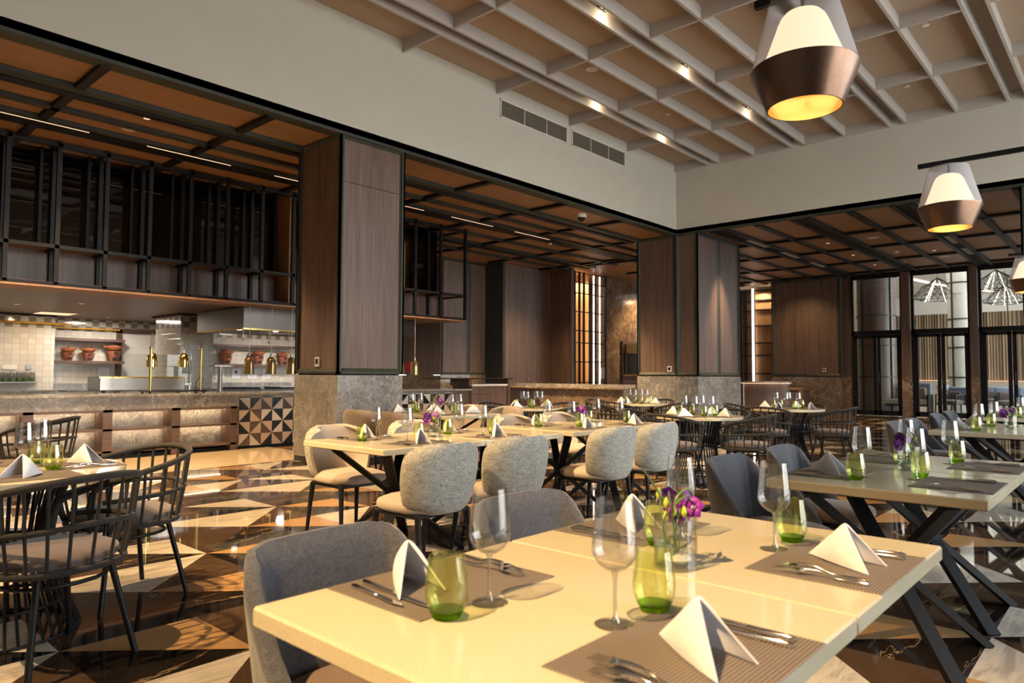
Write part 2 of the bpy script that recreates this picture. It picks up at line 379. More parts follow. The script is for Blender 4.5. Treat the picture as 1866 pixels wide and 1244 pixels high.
for i in range(6):
    x0 = -3.6 + i * 2.983; mb = MB()
    mb.box(x0, x0 + .12, -4.86, -4.74, .08, 5.6).box(x0 + 1.45, x0 + 1.5, -4.84, -4.76, .08, 5.6).box(x0, x0 + 2.983, -4.84, -4.76, 2.6, 2.68)
    mb.box(x0 + 2.86, x0 + 2.983, -4.86, -4.74, .08, 5.6)
    if i < 2: struct('wall_window_side_light_block', MB().box(x0, x0 + 2.983, -4.72, -4.7, 0, 5.6), M['fascia']); continue  # unseen blank bays added to block daylight from this end
    struct('window_%d' % (i + 1), mb, M['black'])
# soffit over kitchen side and door side
struct('ceiling_lower', MB().box(-3.6, 24.2, YA + .0, 17.5, ZS, ZS + .1), M['wood_c'])
struct('ceiling_lower_door_side', MB().box(XB, 24.2, -4.8, YA, ZS, ZS + .1), M['wood_cy'])
# edge trims of the two fascias
mb = MB().box(-3.6, XB + .02, YA - .02, YA + .12, ZS - .035, ZS + .006).box(-3.6, XB, YA + .12, YA + .24, ZS - .012, ZS)
struct('trim_1', mb, M['bronze'])
mb = MB().box(XB - .02, XB + .12, -4.7, YA, ZS - .035, ZS + .006)
struct('trim_2', mb, M['bronze'])
# soffit beam grid, kitchen side
zb = ZS - .055
def xb(mb, x0, x1, y, w, z0=zb): mb.box(x0, x1, y - w / 2, y + w / 2, z0, ZS)
mb = MB(); mk = MB()
for y, w in ((8.86, .15), (9.68, .12), (10.2, .10), (11.28, .12), (12.05, .14), (12.9, .12)):
    xb(mb, -3.6, 17 if y > 9 else XB, y, w)
xb(mk, -3.6, XB, 9.03, .13, ZS - .075); xb(mk, -3.6, 17, 10.52, .3, ZS - .03); xb(mk, -3.6, 17, 12.25, .1, ZS - .07)  # first black strip is a painted-in shadow gap, not a beam
for x in (-1.4, .55, 2.49, 4.37, 6.35, 8.31, 10.31, 12.23, 14.33, 16.3):
    mk.box(x - .05, x + .05, YA + .1, 8.8, zb, ZS - .001) if x < 14 else None
    mk.box(x - .05, x + .05, 9.1, 10.2, zb, ZS - .001); mk.box(x - .05, x + .05, 10.6, 13.8, zb, ZS - .001)
struct('ceiling_beam_grid', mb, M['bronze']); struct('ceiling_beam_crossbars_and_gap', mk, M['black'])
# soffit beam grid, door side
mb = MB(); mk = MB()
for y, w in ((7.05, .08), (6.72, .08), (6.02, .12), (5.27, .09), (4.97, .09), (4.17, .12), (3.42, .09), (3.12, .09), (2.3, .12), (1.55, .09), (1.25, .09), (.4, .12), (-.5, .12), (-1.5, .12), (7.9, .12), (8.85, .12), (9.68, .12), (10.5, .12)):
    x0 = XB + .1 if y < 7.2 else 16.6
    mb.box(x0, 23.9, y - w / 2, y + w / 2, zb, ZS)
for a, b in ((6.76, 7.01), (5.01, 5.23), (3.16, 3.38), (1.29, 1.51)): mk.box(XB + .1, 23.7, a, b, ZS - .012, ZS - .001)
for x in (16.63, 18.72, 20.98, 23.15):
    for a, b in ((7.09, 12), (5.3, 6.7), (3.45, 4.94), (1.6, 3.09), (-4.7, 1.22)): mb.box(x - .06, x + .06, a, b, zb, ZS - .001)
struct('ceiling_beam_grid_door_side', mb, M['black']); struct('ceiling_beam_slots', mk, M['dark_slot'])
# main coffered ceiling: thin fins
mf = MB(); T = .02
for ya, yb in ((7.04, 6.79), (5.22, 4.96), (3.40, 3.14), (1.58, 1.32), (-.24, -.5), (-2.06, -2.32)):
    for y in (ya, yb): mf.box(-3.6, XB, y - T, y + T, 5.85, ZC)
for y in (6.0, 4.19, 2.33, .54, -1.3, -3.2): mf.box(-3.6, XB, y - T, y + T, 5.85, ZC)
for k in range(-1, 9):
    x = .39 + 1.98 * (k - 0) ; 
    if x > XB or x < -3.5: continue
    for a, b in ((7.04, YA), (5.22, 6.79), (3.40, 4.96), (1.58, 3.14), (-.24, 1.32), (-2.06, -.5), (-4.7, -2.32)):
        mf.box(x - T, x + T, a, b, 5.852, ZC)
struct('ceiling_coffer_fins', mf, M['fin'])

def frame_panel(mw, mt, ax, c, a0, a1, z0, z1, out, fr=.075, dep=.035):
    # wood panel set back in a bevelled metal frame on plane ax=c facing direction out(+1/-1); a = other horizontal axis
    def P(d, a, z): return (c + out * d, a, z) if ax == 'x' else (a, c + out * d, z)
    o = [(a0, z0), (a1, z0), (a1, z1), (a0, z1)]; n = [(a0 + fr, z0 + fr), (a1 - fr, z0 + fr), (a1 - fr, z1 - fr), (a0 + fr, z1 - fr)]
    mw.add([P(0, *p) for p in n], [(0, 1, 2, 3)])
    vs = [P(dep, *p) for p in o] + [P(dep, p[0] + (fr * .35 if i in (0, 3) else -fr * .35), p[1] + (fr * .35 if i in (0, 1) else -fr * .35)) for i, p in enumerate(o)] + [P(0, *p) for p in n] + [P(-.02, *p) for p in o]
    fs = []
    for i in range(4):
        j = (i + 1) % 4; fs += [(i, j, 4 + j, 4 + i), (4 + i, 4 + j, 8 + j, 8 + i), (i, j, 12 + j, 12 + i)]
    mt.add(vs, fs)
def clad_column(name, x0, x1, y0, y1, faces, marble, top=ZS, splits=None, base=True):
    root = struct(name, MB().box(x0 + .04, x1 - .04, y0 + .04, y1 - .04, 0, top), M['dark_slot'])
    mw = MB(); mt = MB(); mm = MB()
    mm.bbox(x0 - .0, x1 + .0, y0 - .0, y1 + .0, .07, ZM, .006)
    mt.box(x0 + .01, x1 - .01, y0 + .01, y1 - .01, 0, .07, 0)
    for f in faces:
        ax, c, a0, a1, out = {'-x': ('x', x0 + .035, y0, y1, -1), '+x': ('x', x1 - .035, y0, y1, 1), '-y': ('y', y0 + .035, x0, x1, -1), '+y': ('y', y1 - .035, x0, x1, 1)}[f]
        cuts = [a0] + list((splits or {}).get(f, [])) + [a1]
        for i in range(len(cuts) - 1): frame_panel(mw, mt, ax, c, cuts[i], cuts[i + 1], ZM + .02, top, out)
    obj('wood_panel', mw, M['wood_v'], root); obj('metal_trim', mt, M['bronze'], root); obj('marble_base', mm, marble, root)
    return root
clad_column('column_pillar', 5.31, 6.40, YA, 8.90, ('-x', '-y', '+x', '+y'), M['marble'])
obj('panel_joint', MB().box(5.39, 6.32, YA + .028, YA + .036, 3.78, 3.786), M['dark_slot'], SC.objects['column_pillar'])
clad_column('column_corner', XB, 16.5, 7.33, 8.90, ('-x', '-y', '+x', '+y'), M['marble'], splits={'-x': [7.87], '-y': [15.4]})
clad_column('column_door_side', XB, XB + 1.1, .35, 1.47, ('-x', '-y', '+x', '+y'), M['marble'])
# wood wall behind the kitchen-side hall
mw = MB(); mt = MB(); mm = MB()
def wall_panels(ax, c, cuts, out, z0=ZM + .02, z1=ZS):
    for i in range(len(cuts) - 1): frame_panel(mw, mt, ax, c, cuts[i], cuts[i + 1], z0, z1, out, .07)
wall_panels('y', 14.2, (12.9, 13.93, 14.95), -1)
mw.box(14.66, 17.0, 13.55, 13.7, .95, ZS); mw.box(14.66, 14.75, 13.55, 14.3, 0, ZS); mw.box(16.85, 17.0, 12.78, 13.6, .95, ZS)
mw.box(12.86, 12.95, 14.2, 16.2, 1.2, ZS); mw.box(10.5, 15, 16.2, 16.3, 1.2, ZS)
mm.box(12.9, 14.95, 14.168, 14.24, 0, ZM + .02); mm.box(12.82, 12.95, 14.14, 16.2, 0, ZM); mm.box(10.5, 15, 16.15, 16.3, 0, ZM)
mm.box(14.6, 17.0, 13.5, 13.72, .9, 1.0); mt.box(14.6, 14.7, 13.5, 14.2, 0, ZS)
wr = struct('wall_hall_end', mw, M['wood_v']); obj('metal_trim', mt, M['bronze'], wr); obj('marble_base', mm, M['marble_br'], wr)
ar = struct('wall_alcove', MB().box(16.9, 24, 14.4, 14.5, 0, ZS).box(16.95, 17.0, 12.8, 14.4, 0, ZS), M['wood_v'])
mb = MB()
for i in range(13):
    a = PI / 2 * i / 12
mb.grid(lambda u, v: (17.0 + 1.25 * math.sin(u * PI / 2), 14.3 - 1.15 * u * u, v * ZS), 10, 1); obj('curved_wood', mb, M['wood_gold'], ar, 60)
mm = MB().box(18.75, 23.5, 12.9, 13.2, 0, ZS)
struct('wall_marble', mm, M['marble_br'])
# closing wall beyond kitchen
struct('wall_kitchen_rear', MB().box(-3.6, 10.6, 17.55, 17.7, 0, ZS), M['fascia'])

# door-side end wall: panel block + alcove
mw = MB(); mt = MB(); mm = MB()
frame_panel(mw, mt, 'x', 23.72, 7.2, 9.42, ZM + .02, ZS, -1, .09)
mw.box(23.74, 24.3, 7.2, 9.42, ZM, ZS); mm.box(23.7, 24.3, 7.18, 9.44, 0, ZM)
mw.box(23.9, 24.3, 6.92, 7.2, ZM, ZS); mm.box(23.88, 24.3, 6.9, 7.2, 0, ZM)
wr = struct('wall_door_end', mw, M['wood_v']); obj('metal_trim', mt, M['bronze'], wr); obj('marble_base', mm, M['marble_br'], wr)
struct('wall_alcove_door_end', MB().box(24.8, 24.9, 9.4, 10.45, 0, ZS).box(24.3, 24.9, 9.38, 9.44, 0, ZS), M['wood_gold'])
struct('wall_alcove_dark', MB().box(25.2, 25.3, 10.4, 14, 0, ZS), M['wood_v'])
ZB_ = (.62, 1.3, 1.95, 2.4, 3.02, 3.6, 3.95, 4.3)
mb = MB(); mk = MB()
for z in ZB_: mb.box(24.72, 24.795, 9.46, 10.45, z - .018, z + .018); mk.box(25.1, 25.14, 10.55, 11.4, z - .018, z + .018)
for y in (10.9, 11.1): mk.box(25.08, 25.12, y, y + .05, 0, ZS - .02)
o = obj('wall_bar', mb, M['black']); tag(o, 'black horizontal bars on the golden wood alcove beside the corner column', 'wall bars')
o = obj('lattice_rack', mk, M['black']); tag(o, 'dark lattice rack in the shaded alcove beside the light strip', 'rack')
o = obj('led_strip', MB().box(24.68, 24.74, 10.47, 10.53, .95, ZS - .05), M['led_w']); tag(o, 'glowing vertical light strip in the golden alcove behind the curved desk', 'light')

# glass door screen to the lounge
def door_bay(i, ya, yb):
    X = 23.8; fr = MB()
    fr.box(X, X + .09, yb, yb + .07, 0, 4.33).box(X, X + .09, ya - .07, ya, 0, 4.33).box(X, X + .09, yb, ya, 4.27, 4.43).box(X, X + .09, yb, ya, 2.50, 2.64)
    d = struct('window_%d' % (10 + i), fr, M['black']); obj('pane', MB().box(X + .035, X + .047, yb + .07, ya - .07, 2.64, 4.27), M['pane'], d)
    ym = (ya + yb) / 2
    for k, (a, b) in enumerate(((ya - .07, ym + .01), (ym - .01, yb + .07))):
        lf = MB().box(X + .0, X + .06, b, a, 0.02, .17).box(X, X + .06, b, a, 2.40, 2.495).box(X, X + .06, a - .095, a, .02, 2.49).box(X, X + .06, b, b + .095, .02, 2.49)
        q = struct('door_%d' % (2 * i + k + 1), lf, M['black']); obj('pane', MB().box(X + .025, X + .035, b + .09, a - .09, .16, 2.41), M['pane'], q)
        yh = b + .05 if k == 0 else a - .05
        obj('handle', MB().tube([(X - .05, yh, 1.0), (X - .05, yh, 1.35)], .012, 8).tube([(X - .05, yh, 1.05), (X + .01, yh, 1.05)], .008, 6).tube([(X - .05, yh, 1.3), (X + .01, yh, 1.3)], .008, 6), M['black'], q, 40)
for i, (a, b) in enumerate(((6.9, 5.44), (5.2, 3.68), (3.48, 1.96), (1.76, .2), (-.0, -1.5))): door_bay(i, a, b)
mw = MB(); mm = MB()
for a, b in ((5.44, 5.2), (3.68, 3.48), (1.96, 1.76), (.2, 0)):
    mw.box(23.62, 23.95, b, a, ZM, 4.43); mm.box(23.61, 23.96, b - .005, a + .005, 0, ZM)
o = struct('column_mullions', mw, M['wood_v']); obj('marble_base', mm, M['marble_br'], o)
struct('wall_door_end_far', MB().box(23.8, 23.95, -4.7, -1.5, 0, ZS), M['wood_v'])

# ------------------------------------------------------------------ kitchen
XL = -3.6
KZ = 2.40
struct('ceiling_kitchen', MB().box(XL, 10.75, 11.35, 17.6, KZ, KZ + .08), wood('kitchen_ceiling_wood', (.11, .065, .04), (.17, .10, .065), 0, .35))
# tiled walls
tl = struct('wall_tiled', MB().box(XL, 4.5, 16.9, 17.1, 0, KZ), M['tile'])
struct('wall_tiled_recess', MB().box(4.5, 10.4, 17.45, 17.54, 0, KZ), M['tile'])
struct('column_tiled', MB().box(5.97, 6.63, 14.25, 15.5, 0, KZ), M['tile'])
struct('trim_shadow_gap', MB().box(XL, 4.52, 16.85, 16.9, KZ - .03, KZ).box(5.9, 6.7, 14.18, 15.56, KZ - .03, KZ), M['dark_slot'])  # dark strips painted in for the shadow gap under the kitchen ceiling
# service door in the tiled recess
dr = struct('door_20', MB().box(5.86, 5.96, 17.36, 17.45, .8, 2.2).box(6.9, 7.0, 17.36, 17.45, 0, 2.2).box(5.86, 7.0, 17.36, 17.45, 2.12, 2.22), M['wood_shelf'])
obj('panel', MB().box(5.96, 6.9, 17.42, 17.44, .8, 2.12), M['white'], dr)
# serving counter
YC = 10.75
ct = thing('serving_counter', 'long kitchen counter with grey marble apron, lit shelves and triangle tile panel', 'counter', (0, 0, 0))
mt_ = MB().bbox(XL, 10.66, YC - .03, 11.75, .865, .905, .006); obj('countertop', mt_, M['marble'], ct)
obj('apron', MB().box(XL, 5.34, YC, YC + .4, .69, .865), M['marble'], ct)
obj('end_panel', MB().box(5.34, 5.43, YC, YC + .4, 0, .865).box(5.43, 10.12, YC + .03, YC + .4, .83, .865), M['marble'], ct)
obj('triangle_tile_panel', MB().box(5.43, 10.12, YC + .03, YC + .38, .045, .83), M['tri'], ct)
obj('plinth', MB().box(XL, 10.4, YC + .1, YC + .4, 0, .045), M['black'], ct)
obj('back_panel', MB().box(XL, 5.34, YC + .3, YC + .42, 0, .69), M['marble'], ct)
obj('side_panel', MB().box(10.12, 10.6, YC + .03, YC + .4, 0, .865), M['wood_v'], ct)
fr = MB()
for x in (-.2, .73, 1.66, 2.59, 3.53, 4.46): fr.box(x - .06, x + .06, YC - .02, YC + .3, 0.0, .69)
fr.box(5.3, 5.42, YC - .02, YC + .3, 0, .69)
fr.box(XL, 5.4, YC - .02, YC + .3, .655, .69).box(XL, 5.4, YC - .02, YC + .3, .395, .425).box(XL, 5.4, YC - .02, YC + .3, .09, .12)
obj('shelf', fr, M['wood_shelf'], ct)
ls = MB()
for a, b in ((-.14, .67), (.79, 1.6), (1.72, 2.53), (2.65, 3.47), (3.59, 4.40), (4.52, 5.3)):
    for z in (.648, .388): ls.box(a + .02, b - .02, YC + .235, YC + .255, z, z + .006)
obj('led_strip', ls, M['led'], ct)
# overhead canopy rack
cr = thing('canopy_rack', 'black metal frame rack with wood band hung above the kitchen counter', 'rack', (0, 0, 0))
YF, YK = 11.15, 11.62; fm = MB(); b_ = .028
px_ = [-.65, -.05, .55, 1.15, 1.75, 2.36, 2.95, 3.56, 4.16, 4.77, 5.37, 5.98, 6.58, 7.2, 7.8, 8.5, 9.38, 10.09, 10.82]
for x in px_:
    fm.box(x - b_, x + b_, YF - b_, YF + b_, 2.42, ZS - .0)
    if x < 10.5:
        fm.box(x + .06 - b_, x + .06 + b_, YK - b_, YK + b_, 2.42, ZS); fm.box(x - .018, x + .018, YF, YK, ZS - .06, ZS - .02); fm.box(x - .018, x + .018, YF, YK, 2.91, 2.945)
        fm.box(x - .12, x - .12 + .04, YK - .02, YK + .02, 2.95, ZS) if x < 6.6 else None
for z in (2.40, 2.92): fm.box(XL, 10.84, YF - b_, YF + b_, z, z + .05)
fm.box(XL, 10.84, YF - b_, YF + b_, ZS - .09, ZS - .03)
fm.box(XL, 10.84, YK - b_, YK + b_, 2.40, 2.45)
fm.box(10.79, 10.85, YF, 12.3, 2.40, 2.45).box(10.79, 10.85, YF, 12.3, 2.92, 2.96).box(10.79, 10.85, 12.25, 12.3, 2.4, ZS).box(10.79, 10.85, YF, 12.3, ZS - .06, ZS - .02)
obj('frame', fm, M['black'], cr)
obj('shelf_board', MB().box(XL, 10.8, YF + .02, YK, 2.95, 2.965).box(XL, 10.8, YF - .05, YK + .1, 2.375, 2.40), M['wood_cy'], cr)
obj('wood_band', MB().box(XL, 10.45, YK + .03, YK + .08, 2.44, 2.95), M['wood_v'], cr)
obj('led_strip', MB().box(XL, 10.4, YF + .33, YF + .35, 2.445, 2.455), M['led_s'], cr)
obj('smoked_glass', MB().box(XL, 10.45, YK + .05, YK + .062, 2.97, ZS).box(10.43, 10.45, YK + .05, 12.6, 2.97, ZS), M['dkglass'], cr)
obj('back_wall', MB().box(XL, 10.4, 12.9, 12.95, 2.5, ZS), M['taupe_fab'], cr)
obj('end_panel', MB().box(6.52, 6.56, YF + .03, YK + .3, 2.45, ZS), M['wood_gold'], cr)
o = thing('wall_display', 'dark rectangular display in a pale wood surround beyond the clad pillar', 'display', (9.0, 11.45, 0))
obj('frame', MB().bbox(-.35, .37, 0, .08, 2.9, 3.98, .01), M['wood_gold'], o); obj('screen', MB().box(-.3, .31, -.012, 0.001, 2.95, 3.92), M['black_gloss'], o)
# range hood
hd = thing('range_hood', 'big stainless steel range hood over the rear cooking line', 'hood', (0, 0, 0))
mb = MB().add([(6.0, 11.76, 2.0), (9.9, 11.76, 2.0), (9.9, 13.6, 2.0), (6.0, 13.6, 2.0), (6.0, 11.76, 2.38), (9.9, 11.76, 2.38), (9.9, 13.6, 2.38), (6.0, 13.6, 2.38)], [(0, 1, 5, 4), (1, 2, 6, 5), (2, 3, 7, 6), (3, 0, 4, 7), (4, 5, 6, 7)])
obj('shell', mb, plain('hood_steel', (.14, .13, .12), .34, 1, .06, 40), hd)
obj('filter_panel', MB().box(6.08, 9.82, 11.84, 13.52, 2.06, 2.08), M['brass'], hd)
obj('lip', MB().box(5.99, 9.91, 11.74, 11.78, 1.985, 2.01).box(5.98, 6.01, 11.76, 13.6, 1.985, 2.01), M['brass'], hd)
for x in (6.4, 7.15, 7.9): obj('lamp', MB().lathe([(.05, 0), (.05, .03)], 14, (x, 12.7, 2.03), cap0=True), M['led_w'], hd)
for x, l in ((6.1, .16), (6.6, .2), (7.0, .14), (7.55, .2), (7.9, .17)):
    o = obj('hanging_ladle', MB().tube([(0, 0, 0), (0, 0, -l)], .006, 6).lathe([(.001, -l - .05), (.022, -l - .035), (.026, -l)], 10), M['steel'], None, 40, (x, 11.95, 2.0)); tag(o, 'small steel utensil hanging below the range hood', 'utensil', 'utensils hanging below the range hood')
# wall shelves
for nm, x0, x1, y0, z, lab in (('wall_shelf', 4.55, 5.95, 17.15, 1.93, 'upper brown wood shelf on the tiled recess wall'), ('wall_shelf', 4.55, 5.95, 17.15, 1.44, 'brown wood shelf carrying three clay stoves on tiled recess wall'),
                               ('wall_shelf', 6.7, 10.3, 17.12, 1.92, 'upper wood shelf beneath the range hood on white tiles'), ('wall_shelf', 6.7, 10.3, 17.12, 1.42, 'wood shelf holding orange clay stoves behind hanging brass lamps')):
    o = obj(nm, MB().box(x0, x1, y0, 17.45, z - .03, z + .03), M['wood_shelf']); tag(o, lab, 'shelf')
# clay stoves
cs = thing('clay_stove', 'x', 'stove', (0, 0, 0), 0, 'clay stoves on the kitchen shelves')
mb = MB().lathe([(.0, 0), (.095, 0), (.10, .03), (.115, .10), (.15, .20), (.15, .215), (.13, .215), (.11, .12)], 20); obj('brazier', mb, M['terra'], cs, 40)
obj('vent_opening', MB().box(-.05, .05, -.122, -.09, .035, .085).box(-.04, .04, -.16, -.12, .165, .2), M['dark_slot'], cs)
mb = MB().lathe([(.02, .19), (.10, .21), (.145, .26), (.165, .30), (.158, .305), (.13, .26)], 20)
for s_ in (-1, 1): mb.tube([(s_ * .15, 0, .28), (s_ * .19, 0, .30), (s_ * .205, 0, .335), (s_ * .17, 0, .335), (s_ * .155, 0, .31)], .013, 6)
obj('pot', mb, M['terra_l'], cs, 40)
ld = obj('lid', MB().lathe([(.158, .30), (.13, .325), (.06, .35), (.0, .36)], 20), M['terra'], cs, 40); obj('knob', MB().lathe([(.012, .355), (.022, .37), (.018, .385), (0, .39)], 10), M['terra'], ld, 40)
for x, z, s_, lab in ((4.86, 1.47, .82, 'small clay stove with covered pot, first on the tiled recess shelf'), (5.25, 1.47, .82, 'small clay stove with covered pot, middle of the tiled recess shelf'), (5.76, 1.47, 1.05, 'clay stove with wide shallow covered pot beside the service door'),
                   (8.37, 1.45, 1.0, 'orange clay stove with covered pot beside the steel post'), (9.23, 1.45, 1.0, 'orange clay stove behind the first hanging brass lamp'), (9.95, 1.45, .95, 'clay stove beside the clad pillar, end of the tiled shelf')):
    place(cs, (x, 17.27, z), 0, lab, None, s_)
# notice sheets
for x, y, z, lab in ((5.62, 17.43, 1.08, 'notice paper under the recess shelf on white tiles'), (8.29, 17.43, 1.08, 'first notice sheet under the clay stove shelf'), (8.72, 17.43, 1.08, 'notice sheet with dark logo dot on rear tiles'), (9.17, 17.43, 1.08, 'third notice sheet on the rear kitchen tiles'), (9.56, 17.43, 1.08, 'last notice sheet on the rear kitchen tiles')):
    o = thing('notice_sheet', lab, 'paper', (x, y, z)); obj('page', MB().box(-.12, .12, -.004, 0, 0, .26), M['paper'], o)
    lines = MB()
    for k in range(4): lines.box(-.08, .08 - .03 * (k % 2), -.006, -.004, .04 + k * .03, .045 + k * .03)
    if 'logo' in lab: lines.lathe([(0, 0), (.035, 0)], 12).xf(Matrix.Rotation(PI / 2, 4, 'X')); lines.v = [(a, b - .006 if abs(b) < .003 else b, c + (.17 if i >= 32 else 0)) for i, (a, b, c) in enumerate(lines.v)]
    obj('print', lines, M['dark_slot'], o)
# yellow gas pipe
o = obj('gas_pipe', MB().tube([(XL, 16.8, 2.22), (4.75, 16.8, 2.22)], .022, 8).tube([(4.5, 17.35, 2.18), (5.9, 17.35, 2.18)], .02, 8), M['yellow'], None, 40); tag(o, 'yellow gas pipe running below the checkered tile band', 'pipe')
# condiment jars on wall
for k in range(7):
    x = 3.57 - k * .0 + k * .115 - .3
    o = thing('wall_jar', 'small glass jar on the wall rack beside the tiled recess', 'jar', (x + .15, 16.83, 1.03), 0, 'glass jars on the tiled wall rack')
    obj('jar_body', MB().lathe([(.0, 0), (.05, 0), (.052, .12), (.045, .16)], 12), M['glass'], o, 40); obj('filling', MB().lathe([(0, .01), (.042, .01), (.042, .06), (0, .07)], 10), M['leaf'], o, 40); obj('lid', MB().lathe([(.048, .16), (.048, .185), (0, .185)], 12), M['steel'], o, 40)
o = obj('jar_rack', MB().box(3.12, 4.2, 16.76, 16.9, 1.0, 1.02), M['steel']); tag(o, 'thin steel rack under seven glass jars on tiled wall', 'rack')
o = obj('switch_plate', MB().bbox(3.6, 3.85, 16.87, 16.9, 1.27, 1.36), M['white_pl']); tag(o, 'white double switch plate above the glass jars', 'switch')
o = obj('socket_plate', MB().bbox(4.0, 4.1, 16.87, 16.9, 1.27, 1.36), M['steel']); tag(o, 'steel socket plate above the end jar on tiled wall', 'switch')
# rear work counter
rc = thing('rear_worktop', 'rear marble worktop below the glass jars on the tiled wall', 'counter')
obj('countertop', MB().bbox(XL + .02, 4.48, 16.1, 16.89, .80, .86), M['marble'], rc); obj('body', MB().box(XL + .02, 4.48, 16.15, 16.88, 0, .8), M['steel'], rc)
rc = thing('recess_worktop', 'marble worktop with dark splashback inside the tiled recess', 'counter')
obj('countertop', MB().bbox(4.52, 10.3, 16.1, 17.44, .80, .86), M['marble'], rc); obj('body', MB().box(4.52, 10.3, 16.15, 17.43, 0, .8), M['steel'], rc); obj('splashback', MB().box(4.52, 10.3, 17.40, 17.44, .86, .98), M['marble'], rc)
ck = thing('cooking_line', 'steel cooking line below the range hood with marble ledge', 'counter')
obj('body', MB().box(6.0, 9.9, 12.3, 13.5, 0, .86), M['steel'], ck); obj('countertop', MB().bbox(5.95, 9.95, 12.25, 13.55, .86, .92), M['marble'], ck)
for x in (6.5, 7.4): obj('burner', MB().box(x - .25, x + .25, 12.5, 13.1, .92, .95), M['black'], ck)
o = thing('ceiling_light_panel', 'pale square light panel in the kitchen ceiling before the tiled recess', 'light', (4.3, 16.2, KZ))
obj('frame', MB().box(-.33, .33, -.33, .33, -.012, -.001), M['white'], o); obj('diffuser', MB().box(-.3, .3, -.3, .3, -.016, -.012), M['spotface'], o)
for x, y, lab in ((3.3, 14.6, 'small downlight in the kitchen ceiling above the gas pipe'), (4.0, 13.6, 'small downlight in the kitchen ceiling toward the canopy rack'), (5.4, 16.6, 'small downlight in the kitchen ceiling by the tiled column')):
    q = thing('downlight', lab, 'light', (x, y, KZ)); obj('ring', MB().lathe([(.05, 0), (.05, -.006), (.042, -.008)], 20), M['white'], q); obj('face', MB().lathe([(.043, -.006), (0, -.006)], 20), M['spotface'], q)
# stainless cold display box
sb = thing('steel_display_box', 'low brushed steel display box on the kitchen counter', 'display case', (4.03, 11.9, .905))
obj('body', MB().bbox(-.28, 1.0, -.1, .45, .03, .24, .01), M['steel'], sb); obj('trim', MB().box(-.285, 1.01, -.11, -.1, .22, .245), M['brass'], sb)
for x in (-.2, .93): obj('foot', MB().box(x - .02, x + .02, -.05, .0, 0, .03), M['black'], sb)
mb = MB().box(3.2, 5.3, 11.76, 12.5, .84, .905).box(3.3, 5.2, 11.8, 12.45, 0, .84); o = obj('inner_worktop', mb, M['marble']); tag(o, 'marble inner worktop carrying the steel display box', 'counter')
def faucet(x, y, z, lab, s=1.0, flip=1):
    o = thing('faucet', lab, 'faucet', (x, y, z)); o.scale = (s, s, s)
    mb = MB().lathe([(.03, 0), (.03, .015), (.014, .02)], 12, cap0=True).tube([(0, 0, 0), (0, 0, .16), (flip * .02, 0, .2), (flip * .06, 0, .225), (flip * .1, 0, .21), (flip * .115, 0, .18)], .012, 8)
    obj('spout', mb, M['chrome'], o, 40); obj('lever', MB().tube([(0, 0, .07), (-flip * .05, -.02, .085)], .008, 6), M['chrome'], o, 40)
faucet(4.05, 12.9, .86, 'chrome faucet against the recess tiles beside the steel display box', 1.1)
o = obj('sink_worktop', MB().bbox(2.9, 4.5, 12.6, 13.2, .80, .86).box(3, 4.4, 12.65, 13.15, 0, .8), M['marble']); tag(o, 'small marble sink ledge in front of the tiled recess', 'counter')
faucet(5.02, 11.35, .905, 'chrome faucet between the lamp stand and the tiled column', 1.0)
faucet(13.9, 12.0, .911, 'thin chrome faucet on the marble bar before the dark wood corner', 1.0)
faucet(8.3, 13.2, .921, 'small chrome faucet on the cooking line by the clad pillar', .8)
# glass sneeze guard near service door
gp = thing('glass_guard', 'clear glass guard panel between the lamp stand and tiled column', 'screen', (4.3, 12.42, .905)); obj('pane', MB().box(0, 1.1, 0, .01, .12, .62), M['pane'], gp); obj('rail', MB().box(0, 1.1, -.01, .02, .1, .13), M['steel'], gp)
for x in (.02, 1.06): obj('foot', MB().box(x, x + .02, -.01, .02, 0, .12), M['steel'], gp)
# brass double heat lamp stand on black tray
hs = thing('heat_lamp_stand', 'brass heat lamp stand with two dome lamps on a black tray', 'lamp', (0, 0, 0))
obj('tray', MB().bbox(4.10, 4.98, 10.86, 11.22, .925, .95, .006), M['black_gloss'], hs)
for x, y in ((4.14, 10.9), (4.94, 10.9), (4.14, 11.18), (4.94, 11.18)): obj('foot', MB().lathe([(.015, .905), (.02, .928)], 8, (x, y, 0), cap0=True), M['black'], hs)
for x, y, sg, dy in ((4.18, 11.0, 1, .12), (4.93, 11.0, -1, 0)):
    obj('post', MB().tube([(x, y, .95), (x, y, 1.58)], .022, 12).lathe([(.028, 0), (.032, .015), (.028, .03), (0, .035)], 12, (x, y, 1.57)), M['brass'], hs, 40)
    dx = sg * (.06 if sg > 0 else .27)
    for r_ in (.0, .06):
        pts = [(x + dx * .5 - dx * .5 * math.cos(a), y + dy * (a / PI), 1.60 + (.15 + r_) * math.sin(a)) for a in [PI * k / 12 for k in range(13)]]
        obj('arc', MB().tube(pts, .006, 6), M['old_brass'], hs, 40)
    hx, hy = x + dx, y + dy
    obj('lamp_shade', MB().lathe([(.0, 1.56), (.012, 1.56), (.014, 1.52), (.04, 1.505), (.07, 1.46), (.08, 1.40), (.08, 1.30), (.078, 1.30), (.07, 1.40)], 20, (hx, hy, 0)), M['brass'], hs, 50)
# steel post with shelf
o = thing('steel_post', 'brushed steel post carrying a small glass shelf beside the tiled column', 'post', (5.5, 11.55, .905))
obj('post', MB().tube([(0, 0, 0), (0, 0, .42)], .04, 14), M['steel'], o, 40); obj('shelf_plate', MB().box(-.14, .2, -.1, .1, .42, .435), M['steel'], o)
